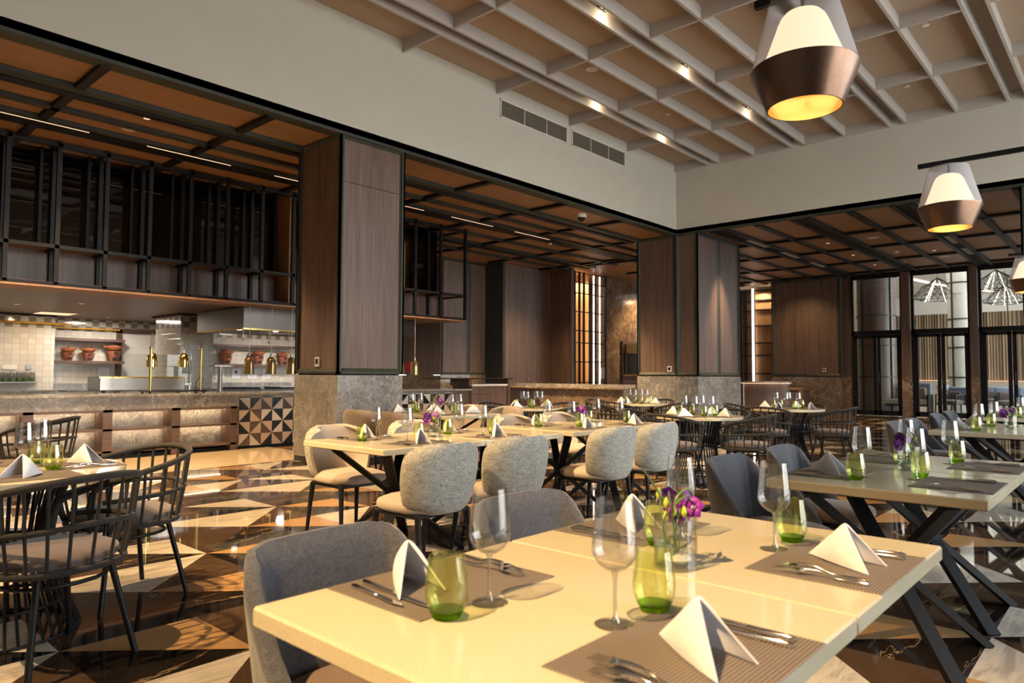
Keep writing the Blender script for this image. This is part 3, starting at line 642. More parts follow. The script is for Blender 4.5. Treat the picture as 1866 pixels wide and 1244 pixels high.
# hanging brass lamps
hl = thing('hanging_heat_lamp', 'x', 'lamp', (0, 0, 0), 0, 'brass heat lamps hanging over the counter')
obj('cord', MB().tube([(0, 0, .36), (0, 0, 1.17)], .004, 6), M['white_pl'], hl)
obj('lamp_shade', MB().lathe([(.0, .36), (.016, .36), (.018, .30), (.05, .285), (.075, .24), (.083, .16), (.085, .0), (.083, .0), (.078, .16)], 22), M['old_brass'], hl, 50)
obj('socket', MB().lathe([(.022, .285), (.022, .345), (0, .35)], 12), M['steel'], hl, 40)
obj('bulb', MB().lathe([(0, .02), (.04, .03), (.05, .07), (.02, .12)], 12), M['led'], hl, 40)
for x, y, lab in ((5.84, 11.22, 'first brass dome heat lamp hanging by the tiled column'), (6.24, 11.22, 'middle brass dome heat lamp hanging before the clay stoves'), (6.63, 11.22, 'brass dome heat lamp half hidden by the clad pillar'), (9.08, 11.22, 'brass dome heat lamp peeking out behind the clad pillar'), (9.46, 11.22, 'brass dome heat lamp hanging before the dark service door')):
    place(hl, (x, y, 1.20), 0, lab)
for sx, y in ((3.95, 10.9),):
    pass
# items on counter by door
o = thing('service_door', 'dark wood service door with lever handle beyond the patterned counter', 'door', (13.5, 16.1, 0))
obj('leaf', MB().box(-.12, .72, 0, .05, 0, 2.3), M['black_gloss'], o); obj('frame', MB().box(-.2, -.12, -.02, .06, 0, 2.38).box(.72, .8, -.02, .06, 0, 2.38).box(-.2, .8, -.02, .06, 2.3, 2.38), M['bronze'], o)
obj('handle', MB().tube([(-.04, -.02, 1.05), (-.04, -.06, 1.05), (.08, -.06, 1.05)], .012, 8), M['steel'], o, 40)
o = obj('fire_alarm_box', MB().bbox(12.75, 12.86, 15.4, 15.55, 1.3, 1.55), plain('red_box', (.45, .02, .02), .4)); tag(o, 'small red alarm box on the wall beside the clad pillar', 'alarm')

# wood service station beside counter
st = thing('service_station', 'brown wood waiter station with black top beside the patterned counter', 'cabinet', (0, 0, 0))
obj('body', MB().bbox(10.8, 11.96, 10.9, 11.5, 0, .96), M['wood_v'], st); obj('ledge', MB().box(10.8, 11.97, 10.87, 11.5, .96, 1.0), M['white'], st)
obj('top', MB().bbox(9.95, 12.1, 10.87, 11.55, 1.11, 1.135), M['black'], st); obj('post', MB().box(10.72, 10.8, 10.9, 11.5, .96, 1.11).box(11.93, 12.0, 10.86, 11.5, 0, 1.11), M['wood_shelf'], st)
obj('door_gap', MB().box(10.8, 11.4, 10.893, 10.901, .78, .786), M['dark_slot'], st)
# marble bar counter
bc = thing('marble_bar', 'long marble bar counter before the glowing lattice alcove', 'counter', (0, 0, 0))
obj('countertop', MB().bbox(13.72, 14.4, 8.95, 13.45, .87, .91, .006), M['marble_br'], bc); obj('front_panel', MB().box(13.8, 14.3, 8.95, 11.45, 0, .87), M['marble_br'], bc); obj('wood_front', MB().box(13.95, 14.3, 11.45, 13.4, 0, .87), M['wood_v'], bc)
obj('splashback', MB().box(14.3, 14.36, 8.95, 13.45, .91, .99), M['marble'], bc)
# lattice rack + light strips + oven
mb = MB(); YL = 12.8
for x in (17.05, 17.29, 17.52): mb.box(x - .035, x + .035, YL - .02, YL + .02, .85, ZS - .05)
mb.box(18.66, 18.73, YL - .02, YL + .02, .9, ZS - .05)
for z in (1.62, 2.2, 2.57, 3.15, 3.72, 4.05, 4.35):
    mb.box(17.03, 18.74, YL - .015, YL + .015, z - .014, z + .014)
mb.box(17.03, 18.74, YL - .015, YL + .015, .98, 1.0)
o = obj('lattice_screen', mb, M['black']); tag(o, 'black metal lattice screen before the curved golden wood wall', 'screen')
for x, lab in ((18.1, 'glowing vertical light strip beside the golden curved wall'), (18.43, 'glowing vertical light strip beside the brown marble wall')):
    o = obj('led_strip', MB().box(x - .018, x + .018, YL + .03, YL + .06, .92, ZS - .06), M['led_w']); tag(o, lab, 'light')
ov = thing('wall_oven', 'black built-in wall oven with brass visor in the marble wall', 'oven', (19.72, 12.85, 0))
obj('frame', MB().box(0, 1.2, -.03, .04, .95, 2.35), M['wood_v'], ov); obj('door', MB().box(.06, 1.2, -.06, -.03, 1.25, 1.95), M['black_gloss'], ov); obj('visor', MB().box(.1, 1.2, -.12, -.03, 1.95, 2.25), M['old_brass'], ov); obj('shelf', MB().box(0, 1.2, -.08, 0, 1.2, 1.24), M['wood_gold'], ov); obj('handle', MB().tube([(.12, -.09, 1.3), (.12, -.09, 1.9)], .012, 8), M['chrome'], ov, 40)
o = obj('notice_board', MB().bbox(18.55, 18.85, 12.86, 12.9, 1.1, 1.45), M['paper']); tag(o, 'pale notice board beside the light strips', 'board')
# reception desk
rd = thing('reception_desk', 'curved fluted wood desk with lit marble top by the panelled wall', 'desk', (21.5, 8.75, 0))
obj('body', MB().lathe([(.66, 0), (.68, .03), (.68, .98)], 40), wood('desk_wood', (.22, .15, .12), (.36, .26, .21), 2, .4), rd, 40); obj('top', MB().lathe([(0, 1.0), (.78, 1.0), (.78, 1.05), (0, 1.05)], 40), M['marble'], rd, 40); obj('led_ring', MB().lathe([(.70, .985), (.735, .985), (.735, .999), (.7, .999)], 40), M['led_s'], rd)
o = thing('host_cabinet', 'small dark cabinet with pale marble frame beside the curved desk', 'cabinet', (22.9, 8.55, 0)); obj('body', MB().box(-.25, .4, -.45, .3, 0, .78), M['wood_v'], o); obj('frame', MB().box(-.3, .4, -.5, .36, .78, .84).box(-.3, -.25, -.5, -.4, 0, .8), M['wood_gold'], o)
# thermostats
def thermo(loc, ax, lab):
    o = thing('thermostat', lab, 'thermostat', loc)
    if ax == 'x': a, b = MB().bbox(-.02, 0, -.055, .055, -.065, .065), MB().box(-.024, -.019, -.03, .03, -.03, .04)
    else: a, b = MB().bbox(-.055, .055, -.02, 0, -.065, .065), MB().box(-.03, .03, -.024, -.019, -.03, .04)
    obj('plate', a, M['white_pl'], o); obj('screen', b, M['black_gloss'], o)
thermo((5.345, 8.37, 1.37), 'x', 'white wall thermostat on the shaded face of the big clad pillar')
thermo((14.335, 8.06, 1.36), 'x', 'white wall thermostat on the corner column')
thermo((23.7, 7.72, 1.42), 'x', 'white wall switch on panelled wall beside the glass doors')

# ------------------------------------------------------------------ ceiling devices
for x0, x1, lab in ((8.39, 10.21, 'long slatted air grille high on cream wall, toward the clad pillar'), (10.35, 12.16, 'long slatted air grille high on cream wall, toward the room corner')):
    o = thing('air_grille', lab, 'vent', (x0, YA, 5.49)); w = x1 - x0; h = .31
    obj('frame', MB().box(0, w, -.02, 0, 0, .02).box(0, w, -.02, 0, h - .02, h).box(0, .02, -.02, 0, 0, h).box(w - .02, w, -.02, 0, 0, h).box(w / 3, w / 3 + .012, -.018, 0, 0, h).box(2 * w / 3, 2 * w / 3 + .012, -.018, 0, 0, h), M['white'], o)
    obj('backing', MB().box(.02, w - .02, -.004, -.001, .02, h - .02), M['dark_slot'], o)
    sl = MB()
    for k in range(9): z = .04 + k * .029; sl.box(.02, w - .02, -.016, -.006, z, z + .011)
    obj('slat', sl, plain('grille_slat_grey', (.30, .26, .22), .6), o)
def disc(x, y, z, r, lab, cat='light', name='downlight', mat=None):
    o = thing(name, lab, cat, (x, y, z)); obj('ring', MB().lathe([(r, 0), (r * 1.0, -.008), (r * .86, -.010)], 24), M['white'], o); obj('face', MB().lathe([(r * .88, -.008), (0, -.008)], 24), mat or M['spotface'], o); return o
zz = ZS - .0
disc(3.40, 9.92, zz, .085, 'round speaker disc in wood ceiling above the kitchen canopy', 'speaker', 'ceiling_speaker', M['white'])
disc(3.40, 9.3, zz, .045, 'small round downlight beside the speaker disc above the canopy', mat=M['spotface'])
disc(11.16, 9.77, zz, .11, 'round speaker disc in wood ceiling between pillar and corner column', 'speaker', 'ceiling_speaker', M['white'])
disc(13.15, 9.81, zz, .14, 'larger round speaker disc in wood ceiling close to corner column', 'speaker', 'ceiling_speaker', M['white'])
for x, y, lab in ((11.18, 9.19, 'small sprinkler cap near the round ceiling speaker disc'), (13.15, 9.2, 'small sprinkler cap near the corner column soffit'), (13.16, 12.11, 'small sprinkler cap before the hall end wall'), (11.18, 11.26, 'small sprinkler cap beside the canopy frame end')):
    disc(x, y, zz, .04, lab, 'sprinkler', 'sprinkler_cap')  # faces keep the default emissive material, so these unlit caps glow
for x, y, lab in ((17.62, 4.6, 'round speaker disc in door-side wood ceiling above round tables'), (21.9, 5.0, 'round speaker disc in the door-side ceiling near the glass doors'), (21.6, 3.9, 'larger round ceiling speaker disc above the glass doors')):
    disc(x, y, zz, .13, lab, 'speaker', 'ceiling_speaker', M['white'])
for x, y, lab in ((17.64, 5.61, 'small downlight in the door-side ceiling above the curved desk'), (19.8, 5.66, 'small downlight, middle of the door-side ceiling'), (21.94, 5.7, 'small downlight in the door-side ceiling by panelled wall'), (20.4, 3.9, 'small downlight in the door-side ceiling before the glass doors')):
    disc(x, y, zz, .045, lab)
for x, y, lab in ((19.91, 4.66, 'white smoke detector on the door-side wood ceiling'), (13.19, 10.65, 'white smoke detector on the kitchen-side wood ceiling')):
    o = thing('smoke_detector', lab, 'detector', (x, y, zz)); obj('base', MB().lathe([(.07, 0), (.07, -.02), (.05, -.025)], 20), M['white_pl'], o, 40); obj('dome', MB().lathe([(.05, -.022), (.045, -.05), (.02, -.06), (0, -.06)], 20), M['white_pl'], o, 40)
o = thing('dome_camera', 'white dome security camera hanging under the wood ceiling by cream wall', 'camera', (11.27, 8.29, zz)); obj('base', MB().lathe([(.10, 0), (.10, -.06), (.08, -.075)], 24), M['white_pl'], o, 40); obj('dome', MB().lathe([(.075, -.07), (.065, -.12), (.03, -.15), (0, -.155)], 20), M['black_gloss'], o, 60)
# linear light slots of the kitchen side soffit
for k, x in enumerate((1.85, 3.8, 5.75, 7.7, 9.65, 11.58)):
    o = obj('linear_light', MB().box(x, x + 1.22, 10.352, 10.362, zz - .034, zz - .029), M['led_s']); tag(o, 'thin warm light slot in the black ceiling channel %s' % ('above the kitchen shelves', 'above the tiled column', 'beside the clad pillar top', 'hidden past the clad pillar', 'beside the canopy frame end', 'before the corner column')[k], 'light')
def slot_vent(x, y, lab, L=1.15):
    o = thing('slot_vent', lab, 'vent', (x, y, zz - .014)); s = MB()
    for k in range(4): s.box(0, L, -.06 + k * .034, -.044 + k * .034, -.008, 0)
    obj('slat', s, M['white'], o); obj('backing', MB().box(-.02, L + .02, -.075, .085, -.003, -.001), M['dark_slot'], o)
for x, y, lab in ((16.0, 6.9, 'white slotted vent in door-side ceiling channel beside corner column'), (18.1, 6.9, 'white slotted vent, middle of channel near the corner column'), (20.2, 6.9, 'white slotted vent, channel end by the panelled wall'), (16.2, 3.27, 'slotted vent in ceiling channel behind the small pendant lamp'), (18.4, 3.27, 'slotted vent in ceiling channel further behind small pendant lamp'), (20.4, 3.27, 'slotted vent, channel end above the glass doors')):
    slot_vent(x, y, lab)
# spots in the coffer tracks
spots = [(6.93, 9.9, 'first of two along the track by the air grilles'), (6.93, 12.15, 'second along the track by the air grilles'), (5.09, 7.45, 'first along the middle track'), (5.09, 9.7, 'second along the middle track'), (5.09, 12.0, 'third along the middle track, toward the corner'), (3.27, 11.3, 'on the track behind the big pendant lamp'), (1.45, 7.6, 'twin spot in the track at the ceiling edge')]
for y, x, lab in spots:
    o = thing('track_spotlight', 'warm recessed spotlight ' + lab, 'light', (x, y, 5.985))
    obj('housing', MB().box(-.09, .09, -.07, .07, 0, .03), M['black'], o); obj('bulb', MB().lathe([(.035, -.004), (0, -.004)], 14, (-.045, 0, 0)).lathe([(.035, -.004), (0, -.004)], 14, (.045, 0, 0)), M['led'], o)
slot_vent(8.1, 1.45, 'long slotted vent in the coffered ceiling beside twin spot'); bpy.context.view_layer.update()
SC.objects['slot_vent.006'].location.z = 5.99
slot_vent(10.1, 3.27, 'slotted vent in coffered ceiling track behind the big pendant'); SC.objects['slot_vent.007'].location.z = 5.99
for x, y, lab in ((5.9, 5.5, 'toward the middle track'), (11.4, 6.4, 'in the coffer nearest the room corner'), (11.3, 4.6, 'in the coffer toward the door wall'), (12.9, 2.8, 'in the coffer by the door wall'), (10.8, 2.1, 'in the coffer beside the big pendant'), (9.2, 2.7, 'above the middle beige table side')):
    disc(x, y, ZC, .045, 'small white sprinkler cap in the coffered ceiling ' + lab.replace('nearest', 'by'), 'sprinkler', 'sprinkler_cap', M['white'])
disc(12.6, 3.9, ZC, .13, 'round speaker disc in the coffered ceiling near the cream door wall', 'speaker', 'ceiling_speaker', M['white'])
disc(8.9, 6.35, ZC, .10, 'round speaker disc in the coffered ceiling near the air grilles', 'speaker', 'ceiling_speaker', M['white'])

# ------------------------------------------------------------------ pendant lamps
pl = thing('pendant_lamp', 'x', 'lamp', (0, 0, 0), 0, 'pendant lamps')
obj('sheer_shade', MB().lathe([(.155, .36), (.25, .0)], 48), M['sheer'], pl, 40)
obj('diffuser', MB().lathe([(0, .30), (.05, .298), (.085, .285), (.105, .262), (.120, .23), (.145, .16), (.175, .08), (.205, .0)], 40), M['glow'], pl, 80)
obj('metal_ring', MB().lathe([(.252, .006), (.252, -.006), (.175, -.19), (.170, -.19), (.246, -.004)], 48, mi=0), M['lamp_bronze'], pl, 30)
obj('gold_lining', MB().lathe([(.169, -.1895), (.244, -.006), (.2, .0)], 48), M['lamp_gold'], pl, 60)
sk = obj('socket', MB().lathe([(.02, -.02), (.02, .0)], 10, (0, 0, 0), cap0=True).tube([(-.19, 0, -.03), (.19, 0, -.03)], .006, 6), M['brass'], pl)
obj('bulb', MB().lathe([(0, -.055), (.03, -.045), (.035, -.025), (.02, -.0)], 14), M['led_w'], pl, 60)
obj('rod', MB().tube([(0, 0, .30), (0, 0, .39)], .010, 8), M['black'], pl)
for x, y, lab in ((3.49, 1.21, 'largest warm glowing pendant lamp over the dining tables'), (7.2, 1.25, 'glowing pendant lamp under a black bar before the cream door wall'), (13.35, 1.3, 'small pendant lamp at the picture edge before the glass doors')):
    place(pl, (x, y, 2.71), .3, lab)
    o = thing('lamp_bar', 'black metal bar carrying the ' + {3.49: 'largest pendant lamp', 7.2: 'pendant lamp before the cream wall', 13.35: 'small pendant before the glass doors'}[x], 'lamp bar', (x, y, 0))
    obj('bar', MB().box(-.016, .016, -2.2, .24, 3.10, 3.14), M['black'], o)
    for yy in (-1.0,): obj('drop_rod', MB().tube([(0, yy, 3.14), (0, yy, 6.03 if x < 14 else ZS)], .01, 8), M['black'], o)

# ------------------------------------------------------------------ furniture prototypes
TZ = .745
def super_ell(a, n, rx, ry):
    c, s_ = math.cos(a), math.sin(a); return (rx * math.copysign(abs(c) ** (2 / n), c), ry * math.copysign(abs(s_) ** (2 / n), s_))
def cushion(mb, rx, ry, z0, z1, n=3.2, k=40, dome=.02, rnd=.025, cx=0, cy=0, mi=0):
    rings = [(.0, z0), (1 - rnd * .6 / rx, z0), (1, z0 + rnd * .7), (1, z1 - rnd), (1 - .35 * rnd / rx, z1 - .4 * rnd), (1 - 1.3 * rnd / rx, z1 - .0 * rnd), (.75, z1 + dome * .55), (.4, z1 + dome * .9), (0, z1 + dome)]
    vs = []; fs = []
    for r, z in rings:
        for i in range(k):
            x, y = super_ell(2 * PI * i / k, n, rx * r, ry * r); vs.append((cx + x, cy + y, z))
    for j in range(len(rings) - 1):
        for i in range(k): l = (i + 1) % k; fs.append((j * k + i, j * k + l, (j + 1) * k + l, (j + 1) * k + i))
    return mb.add(vs, fs, mi)
def leg(top, bot, r0, r1, n=10): return MB().tube([top, bot], [r0, r1], n)

def shell(f, nu, nv, th):
    # closed curved panel: f(u,v)-> point on the middle surface, u,v in 0..1; rounded rim
    P = [[Vector(f(i / nu, j / nv)) for j in range(nv + 1)] for i in range(nu + 1)]
    Nn = [[None] * (nv + 1) for _ in range(nu + 1)]
    for i in range(nu + 1):
        for j in range(nv + 1):
            du = P[min(i + 1, nu)][j] - P[max(i - 1, 0)][j]; dv = P[i][min(j + 1, nv)] - P[i][max(j - 1, 0)]
            n = du.cross(dv); Nn[i][j] = n.normalized() if n.length > 1e-9 else Vector((0, 1, 0))
    mb = MB(); W = nv + 1
    def edge(i, j): return min(i, nu - i, j, nv - j)
    for sgn in (1, -1):
        for i in range(nu + 1):
            for j in range(nv + 1):
                e = edge(i, j); k = (.45, .85, 1)[min(e, 2)]
                mb.v.append(tuple(P[i][j] + Nn[i][j] * sgn * th / 2 * k))
    off = (nu + 1) * W
    for i in range(nu):
        for j in range(nv):
            a = i * W + j; mb.f.append((a, a + W, a + W + 1, a + 1)); mb.m.append(0)
            b = off + a; mb.f.append((b, b + 1, b + W + 1, b + W)); mb.m.append(1)
    rim = [(i, 0) for i in range(nu)] + [(nu, j) for j in range(nv)] + [(i, nv) for i in range(nu, 0, -1)] + [(0, j) for j in range(nv, 0, -1)]
    for k in range(len(rim)):
        a = rim[k][0] * W + rim[k][1]; b = rim[(k + 1) % len(rim)]; b = b[0] * W + b[1]
        mb.f.append((b, a, off + a, off + b)); mb.m.append(1)
    return mb

def make_tub():
    t = thing('upholstered_chair', 'x', 'chair', (0, 0, 0), 0, 'grey upholstered dining chairs')
    def f(u, v):
        s_ = (u - .5) * 2; a = abs(s_)
        # plan: back straight, rounded corners, short wings
        L = [(0, -.265), (.17, -.262), (.225, -.24), (.252, -.19), (.26, -.10), (.262, .02)]
        q = a * 5; k = min(int(q), 4); w = q - k; x = L[k][0] * (1 - w) + L[k + 1][0] * w; y = L[k][1] * (1 - w) + L[k + 1][1] * w
        top = .80 - .012 * (a / .35) ** 2 if a < .35 else .788 - .05 * ((a - .35) / .25) ** 2 if a < .6 else .738 - .30 * (a - .6) / .4
        z = .34 + (top - .34) * v; lean = (z - .34) * .07
        sc = 1 - .0 * v
        return (math.copysign(x, s_) * (1 - .10 * (1 - v)), y - lean + .03 * (1 - v), z)
    obj('backrest', shell(f, 30, 14, .05), [M['greyfab'], M['greyfab']], t, 60)
    mb = MB(); cushion(mb, .235, .24, .39, .455, 3.5, 40, .018, .022, 0, .01); obj('seat', mb, M['brownfab'], t, 50)
    obj('seat_frame', MB().bbox(-.2, .2, -.2, .2, .35, .39, .01), M['black'], t)
    for x, y in ((-.19, -.18), (.19, -.18), (-.19, .19), (.19, .19)): obj('leg', leg((x, y, .37), (x * 1.18, y * 1.2, 0), .019, .011), M['black'], t, 60)
    return t
def make_beige(outer):
    t = thing('dining_chair', 'x', 'chair', (0, 0, 0), 0, 'beige dining chairs')
    def f(u, v):
        s_ = (u - .5) * 2
        zz_ = .40 + .405 * v
        wv = .205 + .06 * math.sin(min(1, v * 1.25) * PI * .62)
        # rounded silhouette: pinch width toward top and bottom
        pt = max(0, (v - .72) / .28); pb = max(0, (.16 - v) / .16)
        w = wv * (1 - .36 * pt ** 3.4) * (1 - .30 * pb ** 1.6)
        x = w * math.sin(s_ * PI / 2 * .98)
        y = -.235 + .17 * (abs(s_) ** 2.4) - .05 * v
        z = zz_ - .035 * abs(s_) ** 3 * v
        return (x, y, z)
    obj('backrest', shell(f, 26, 16, .045), [outer, M['beige']], t, 60)
    mb = MB(); cushion(mb, .24, .235, .40, .465, 3.2, 40, .022, .022, 0, .02); s_ = obj('seat', mb, M['beige'], t, 50)
    obj('seat_frame', MB().bbox(-.215, .215, -.18, .215, .375, .402, .008), M['black'], t)
    for x, y in ((-.2, -.17), (.2, -.17), (-.2, .2), (.2, .2)): obj('leg', leg((x, y, .385), (x * 1.12, y * 1.22, 0), .020, .012), M['black'], t, 60)
    return t
def make_wicker():
    t = thing('rope_armchair', 'x', 'chair', (0, 0, 0), 0, 'dark rope-wrapped spindle armchairs')
    def ring(a, r, z): x, y = super_ell(a, 2.3, r, r * .98); return (x, y, z)
    N = 40; R0 = .262
    fr = MB(); fr.tube([ring(2 * PI * k / N, R0, .415) for k in range(N)], .014, 8, closed=True)
    # rails: angle measured from back (-Y)
    def rail(phi, top):
        a = -PI / 2 + phi; k = abs(phi) / (PI * .78)
        if top: z = .785 - .16 * k ** 1.7; r = .315 - .01 * k
        else: z = .60 - .05 * k; r = .292
        return ring(a, r, z)
    K = 26; F = PI * .78
    top = [rail(F * (2 * i / K - 1), True) for i in range(K + 1)]
    def endloop(sg):
        a = -PI / 2 + sg * F
        return [ring(a + sg * .10, .300, .60), ring(a + sg * .17, .292, .53), ring(a + sg * .16, .278, .465), ring(a + sg * .06, .266, .425)]
    pts = endloop(-1)[::-1] + top + endloop(1)
    obj('top_rail', MB().tube(pts, .0155, 8), M['rope'], t, 60)
    mid = [rail(F * .97 * (2 * i / K - 1), False) for i in range(K + 1)]
    obj('middle_rail', MB().tube(mid, .012, 8), M['rope'], t, 60)
    obj('seat_ring', fr, M['rope'], t, 60)
    for i in range(17):
        phi = F * .93 * (2 * i / 16 - 1); a = -PI / 2 + phi
        obj('spindle', MB().tube([ring(a, R0, .415), rail(phi, False), rail(phi, True)], .0075, 6), M['rope'], t, 60)
    mb = MB(); cushion(mb, .245, .24, .425, .475, 2.3, 36, .012, .022); obj('cushion', mb, M['cush'], t, 50)
    obj('seat_frame', MB().tube([ring(2 * PI * k / 20, .20, .35) for k in range(20)], .009, 6, closed=True).tube([(-.2, 0, .40), (.2, 0, .40)], .008, 6).tube([(0, -.2, .40), (0, .2, .40)], .008, 6), M['black'], t, 60)
    for x, y in ((-.15, -.16), (.15, -.16), (-.16, .15), (.16, .15)): obj('leg', leg((x, y, .41), (x * 1.5, y * 1.5, 0), .014, .0125), M['black'], t, 60)
    return t
def make_xtable(w, d, name='dining_table'):
    t = thing(name, 'x', 'table', (0, 0, 0), 0, 'cream topped dining tables')
    obj('tabletop', MB().bbox(-w / 2, w / 2, -d / 2, d / 2, TZ - .04, TZ, .005), M['quartz'], t)
    obj('top_frame', MB().box(-w * .36, w * .36, -d * .36, d * .36, TZ - .055, TZ - .04), M['black'], t)
    a, b = w * .34, d * .33; c, e = w * .40, d * .36
    for sx, sy in ((1, 1), (1, -1), (-1, 1), (-1, -1)):
        obj('leg', MB().bar((sx * a, sy * b, TZ - .055), (-sx * c, -sy * e, .0), .062, .032, (0, 0, 1)), M['black'], t)
    return t
def make_round():
    t = thing('round_table', 'x', 'table', (0, 0, 0), 0, 'round cream cafe tables')
    obj('tabletop', MB().lathe([(0, TZ - .035), (.49, TZ - .035), (.497, TZ - .03), (.497, TZ - .006), (.49, TZ), (0, TZ)], 64), M['quartz'], t, 40)
    def pr(k, z): return .19 + .13 * abs(z - .42) ** 1.5 / .42 ** 1.5
    rods = MB(); n = 40
    for i in range(n):
        a = 2 * PI * i / n; rods.tube([(pr(0, z) * math.cos(a), pr(0, z) * math.sin(a), z) for z in (0, .14, .28, .42, .56, .70)], .007, 5)
    o = obj('rod_drum', rods, M['black'], t, 60); o['kind'] = 'stuff'
    rg = MB()
    for z in (.008, .14, .42, .70): rg.tube([(pr(0, z) * math.cos(2 * PI * i / 32), pr(0, z) * math.sin(2 * PI * i / 32), z) for i in range(32)], .007, 6, closed=True)
    obj('hoop', rg, M['black'], t, 60)
    return t

# ------------------------------------------------------------------ tableware prototypes (origin on table surface)
def make_wine():
    t = thing('wine_glass', 'x', 'glass', (0, 0, 0), 0, 'stemmed wine glasses')
    out = [(.006, .096), (.018, .101), (.032, .112), (.0405, .126), (.0425, .136), (.041, .155), (.0375, .190), (.0335, .228)]
    obj('bowl', MB().lathe(out + [(.0327, .228)] + [(r - .0011, z + (.002 if r < .02 else 0)) for r, z in out[::-1][1:-1]] + [(0, .104)], 32), M['clear'], t, 60)
    obj('stem', MB().lathe([(.0075, .098), (.0038, .085), (.0032, .05), (.0038, .016), (.009, .006)], 14), M['glass'], t, 70)
    obj('foot', MB().lathe([(0, .0065), (.010, .006), (.024, .0035), (.037, .0022), (.038, .0012), (.037, 0), (0, 0)], 32), M['glass'], t, 50)
    return t
def make_tumbler():
    t = thing('green_tumbler', 'x', 'glass', (0, 0, 0), 0, 'green glass tumblers')
    out = [(.030, .012), (.036, .020), (.0405, .034), (.0415, .048), (.040, .070), (.0365, .095), (.0335, .118)]
    obj('body', MB().lathe(out + [(.0325, .118)] + [(r - .0018, z) for r, z in out[::-1][1:]], 32), M['gtint'], t, 60)
    obj('base', MB().lathe([(0, .0), (.022, 0), (.027, .003), (.0305, .011), (.0335, .0165), (.028, .0145), (.012, .011), (0, .0105)], 32), M['gbase'], t, 60)
    return t
def cloth_tri(A, B, C, bulge, th=.005, n=12):
    # curved triangular panel from apex A to base B..C
    A, B, C = Vector(A), Vector(B), Vector(C); nr = (B - A).cross(C - A).normalized()
    def f(u, v):
        p = A.lerp(B.lerp(C, u), max(v, .02)); k = math.sin(PI * v) * .6 + v * .4
        return p + nr * bulge * math.sin(PI * u) * k
    return shell(f, n, n, th)
def make_napkin():
    A = (-.01, -.01, .100); K = (.045, .085, 0.003); L = (-.085, -.07, 0.003); Rr = (.02, -.095, 0.003)
    mb = cloth_tri(A, K, L, .020, .006); m2 = cloth_tri(A, Rr, K, .020, .006); mb.add(m2.v, m2.f)
    mb.m = [0] * len(mb.f)
    o = obj('folded_napkin', mb, M['linen'], None, 60); tag(o, 'x', 'napkin', 'folded white napkins'); return o
def make_mat():
    o = obj('placemat', MB().bbox(-.2, .2, -.15, .15, 0, .0025, .001), M['mat']); return tag(o, 'x', 'placemat', 'woven brown placemats')
def make_knife(L=.235, name='table_knife'):
    o = thing(name, 'x', 'knife', (0, 0, 0), 0, 'table knives')
    obj('handle', MB().tube([(0, -L / 2, .0055), (0, -L / 2 + .01, .0055), (0, -L * .1, .005), (0, -L * .02, .0055)], [.0035, .0062, .0042, .0040], 8), M['chrome'], o, 60)
    a = -L * .02; b = L / 2
    obj('blade', MB().prism([(-.004, a), (.004, a), (.0045, a + .02), (.0085, a + .035), (.0085, b - .03), (.003, b), (-.003, b - .004), (-.0045, a + .03)], .004, .0058), M['chrome'], o)
    return o
def make_fork():
    o = thing('table_fork', 'x', 'fork', (0, 0, 0), 0, 'table forks'); L = .2
    def zc(y): t = (y + L / 2) / L; return .004 + .012 * math.sin(max(0, min(1, (t - .35) / .5)) * PI) + .0
    hb = MB().tube([(0, -L / 2 + L * .72 * k / 10, zc(-L / 2 + L * .72 * k / 10)) for k in range(11)], [.006, .0065, .0055, .0045, .004, .0035, .0032, .003, .003, .004, .006], 8)
    obj('handle', hb, M['chrome'], o, 60)
    hd_ = MB(); y0 = L * .2
    hd_.prism([(-.006, y0), (.006, y0), (.0125, y0 + .018), (.0125, y0 + .024), (-.0125, y0 + .024), (-.0125, y0 + .018)], .010, .012)
    for k in range(4):
        x = -.0108 + k * .0072; hd_.bar((x, y0 + .022, .011), (x * .95, y0 + .064, .006), .0028, .0015, w2=.0016)
    obj('tines', hd_, M['chrome'], o)
    return o
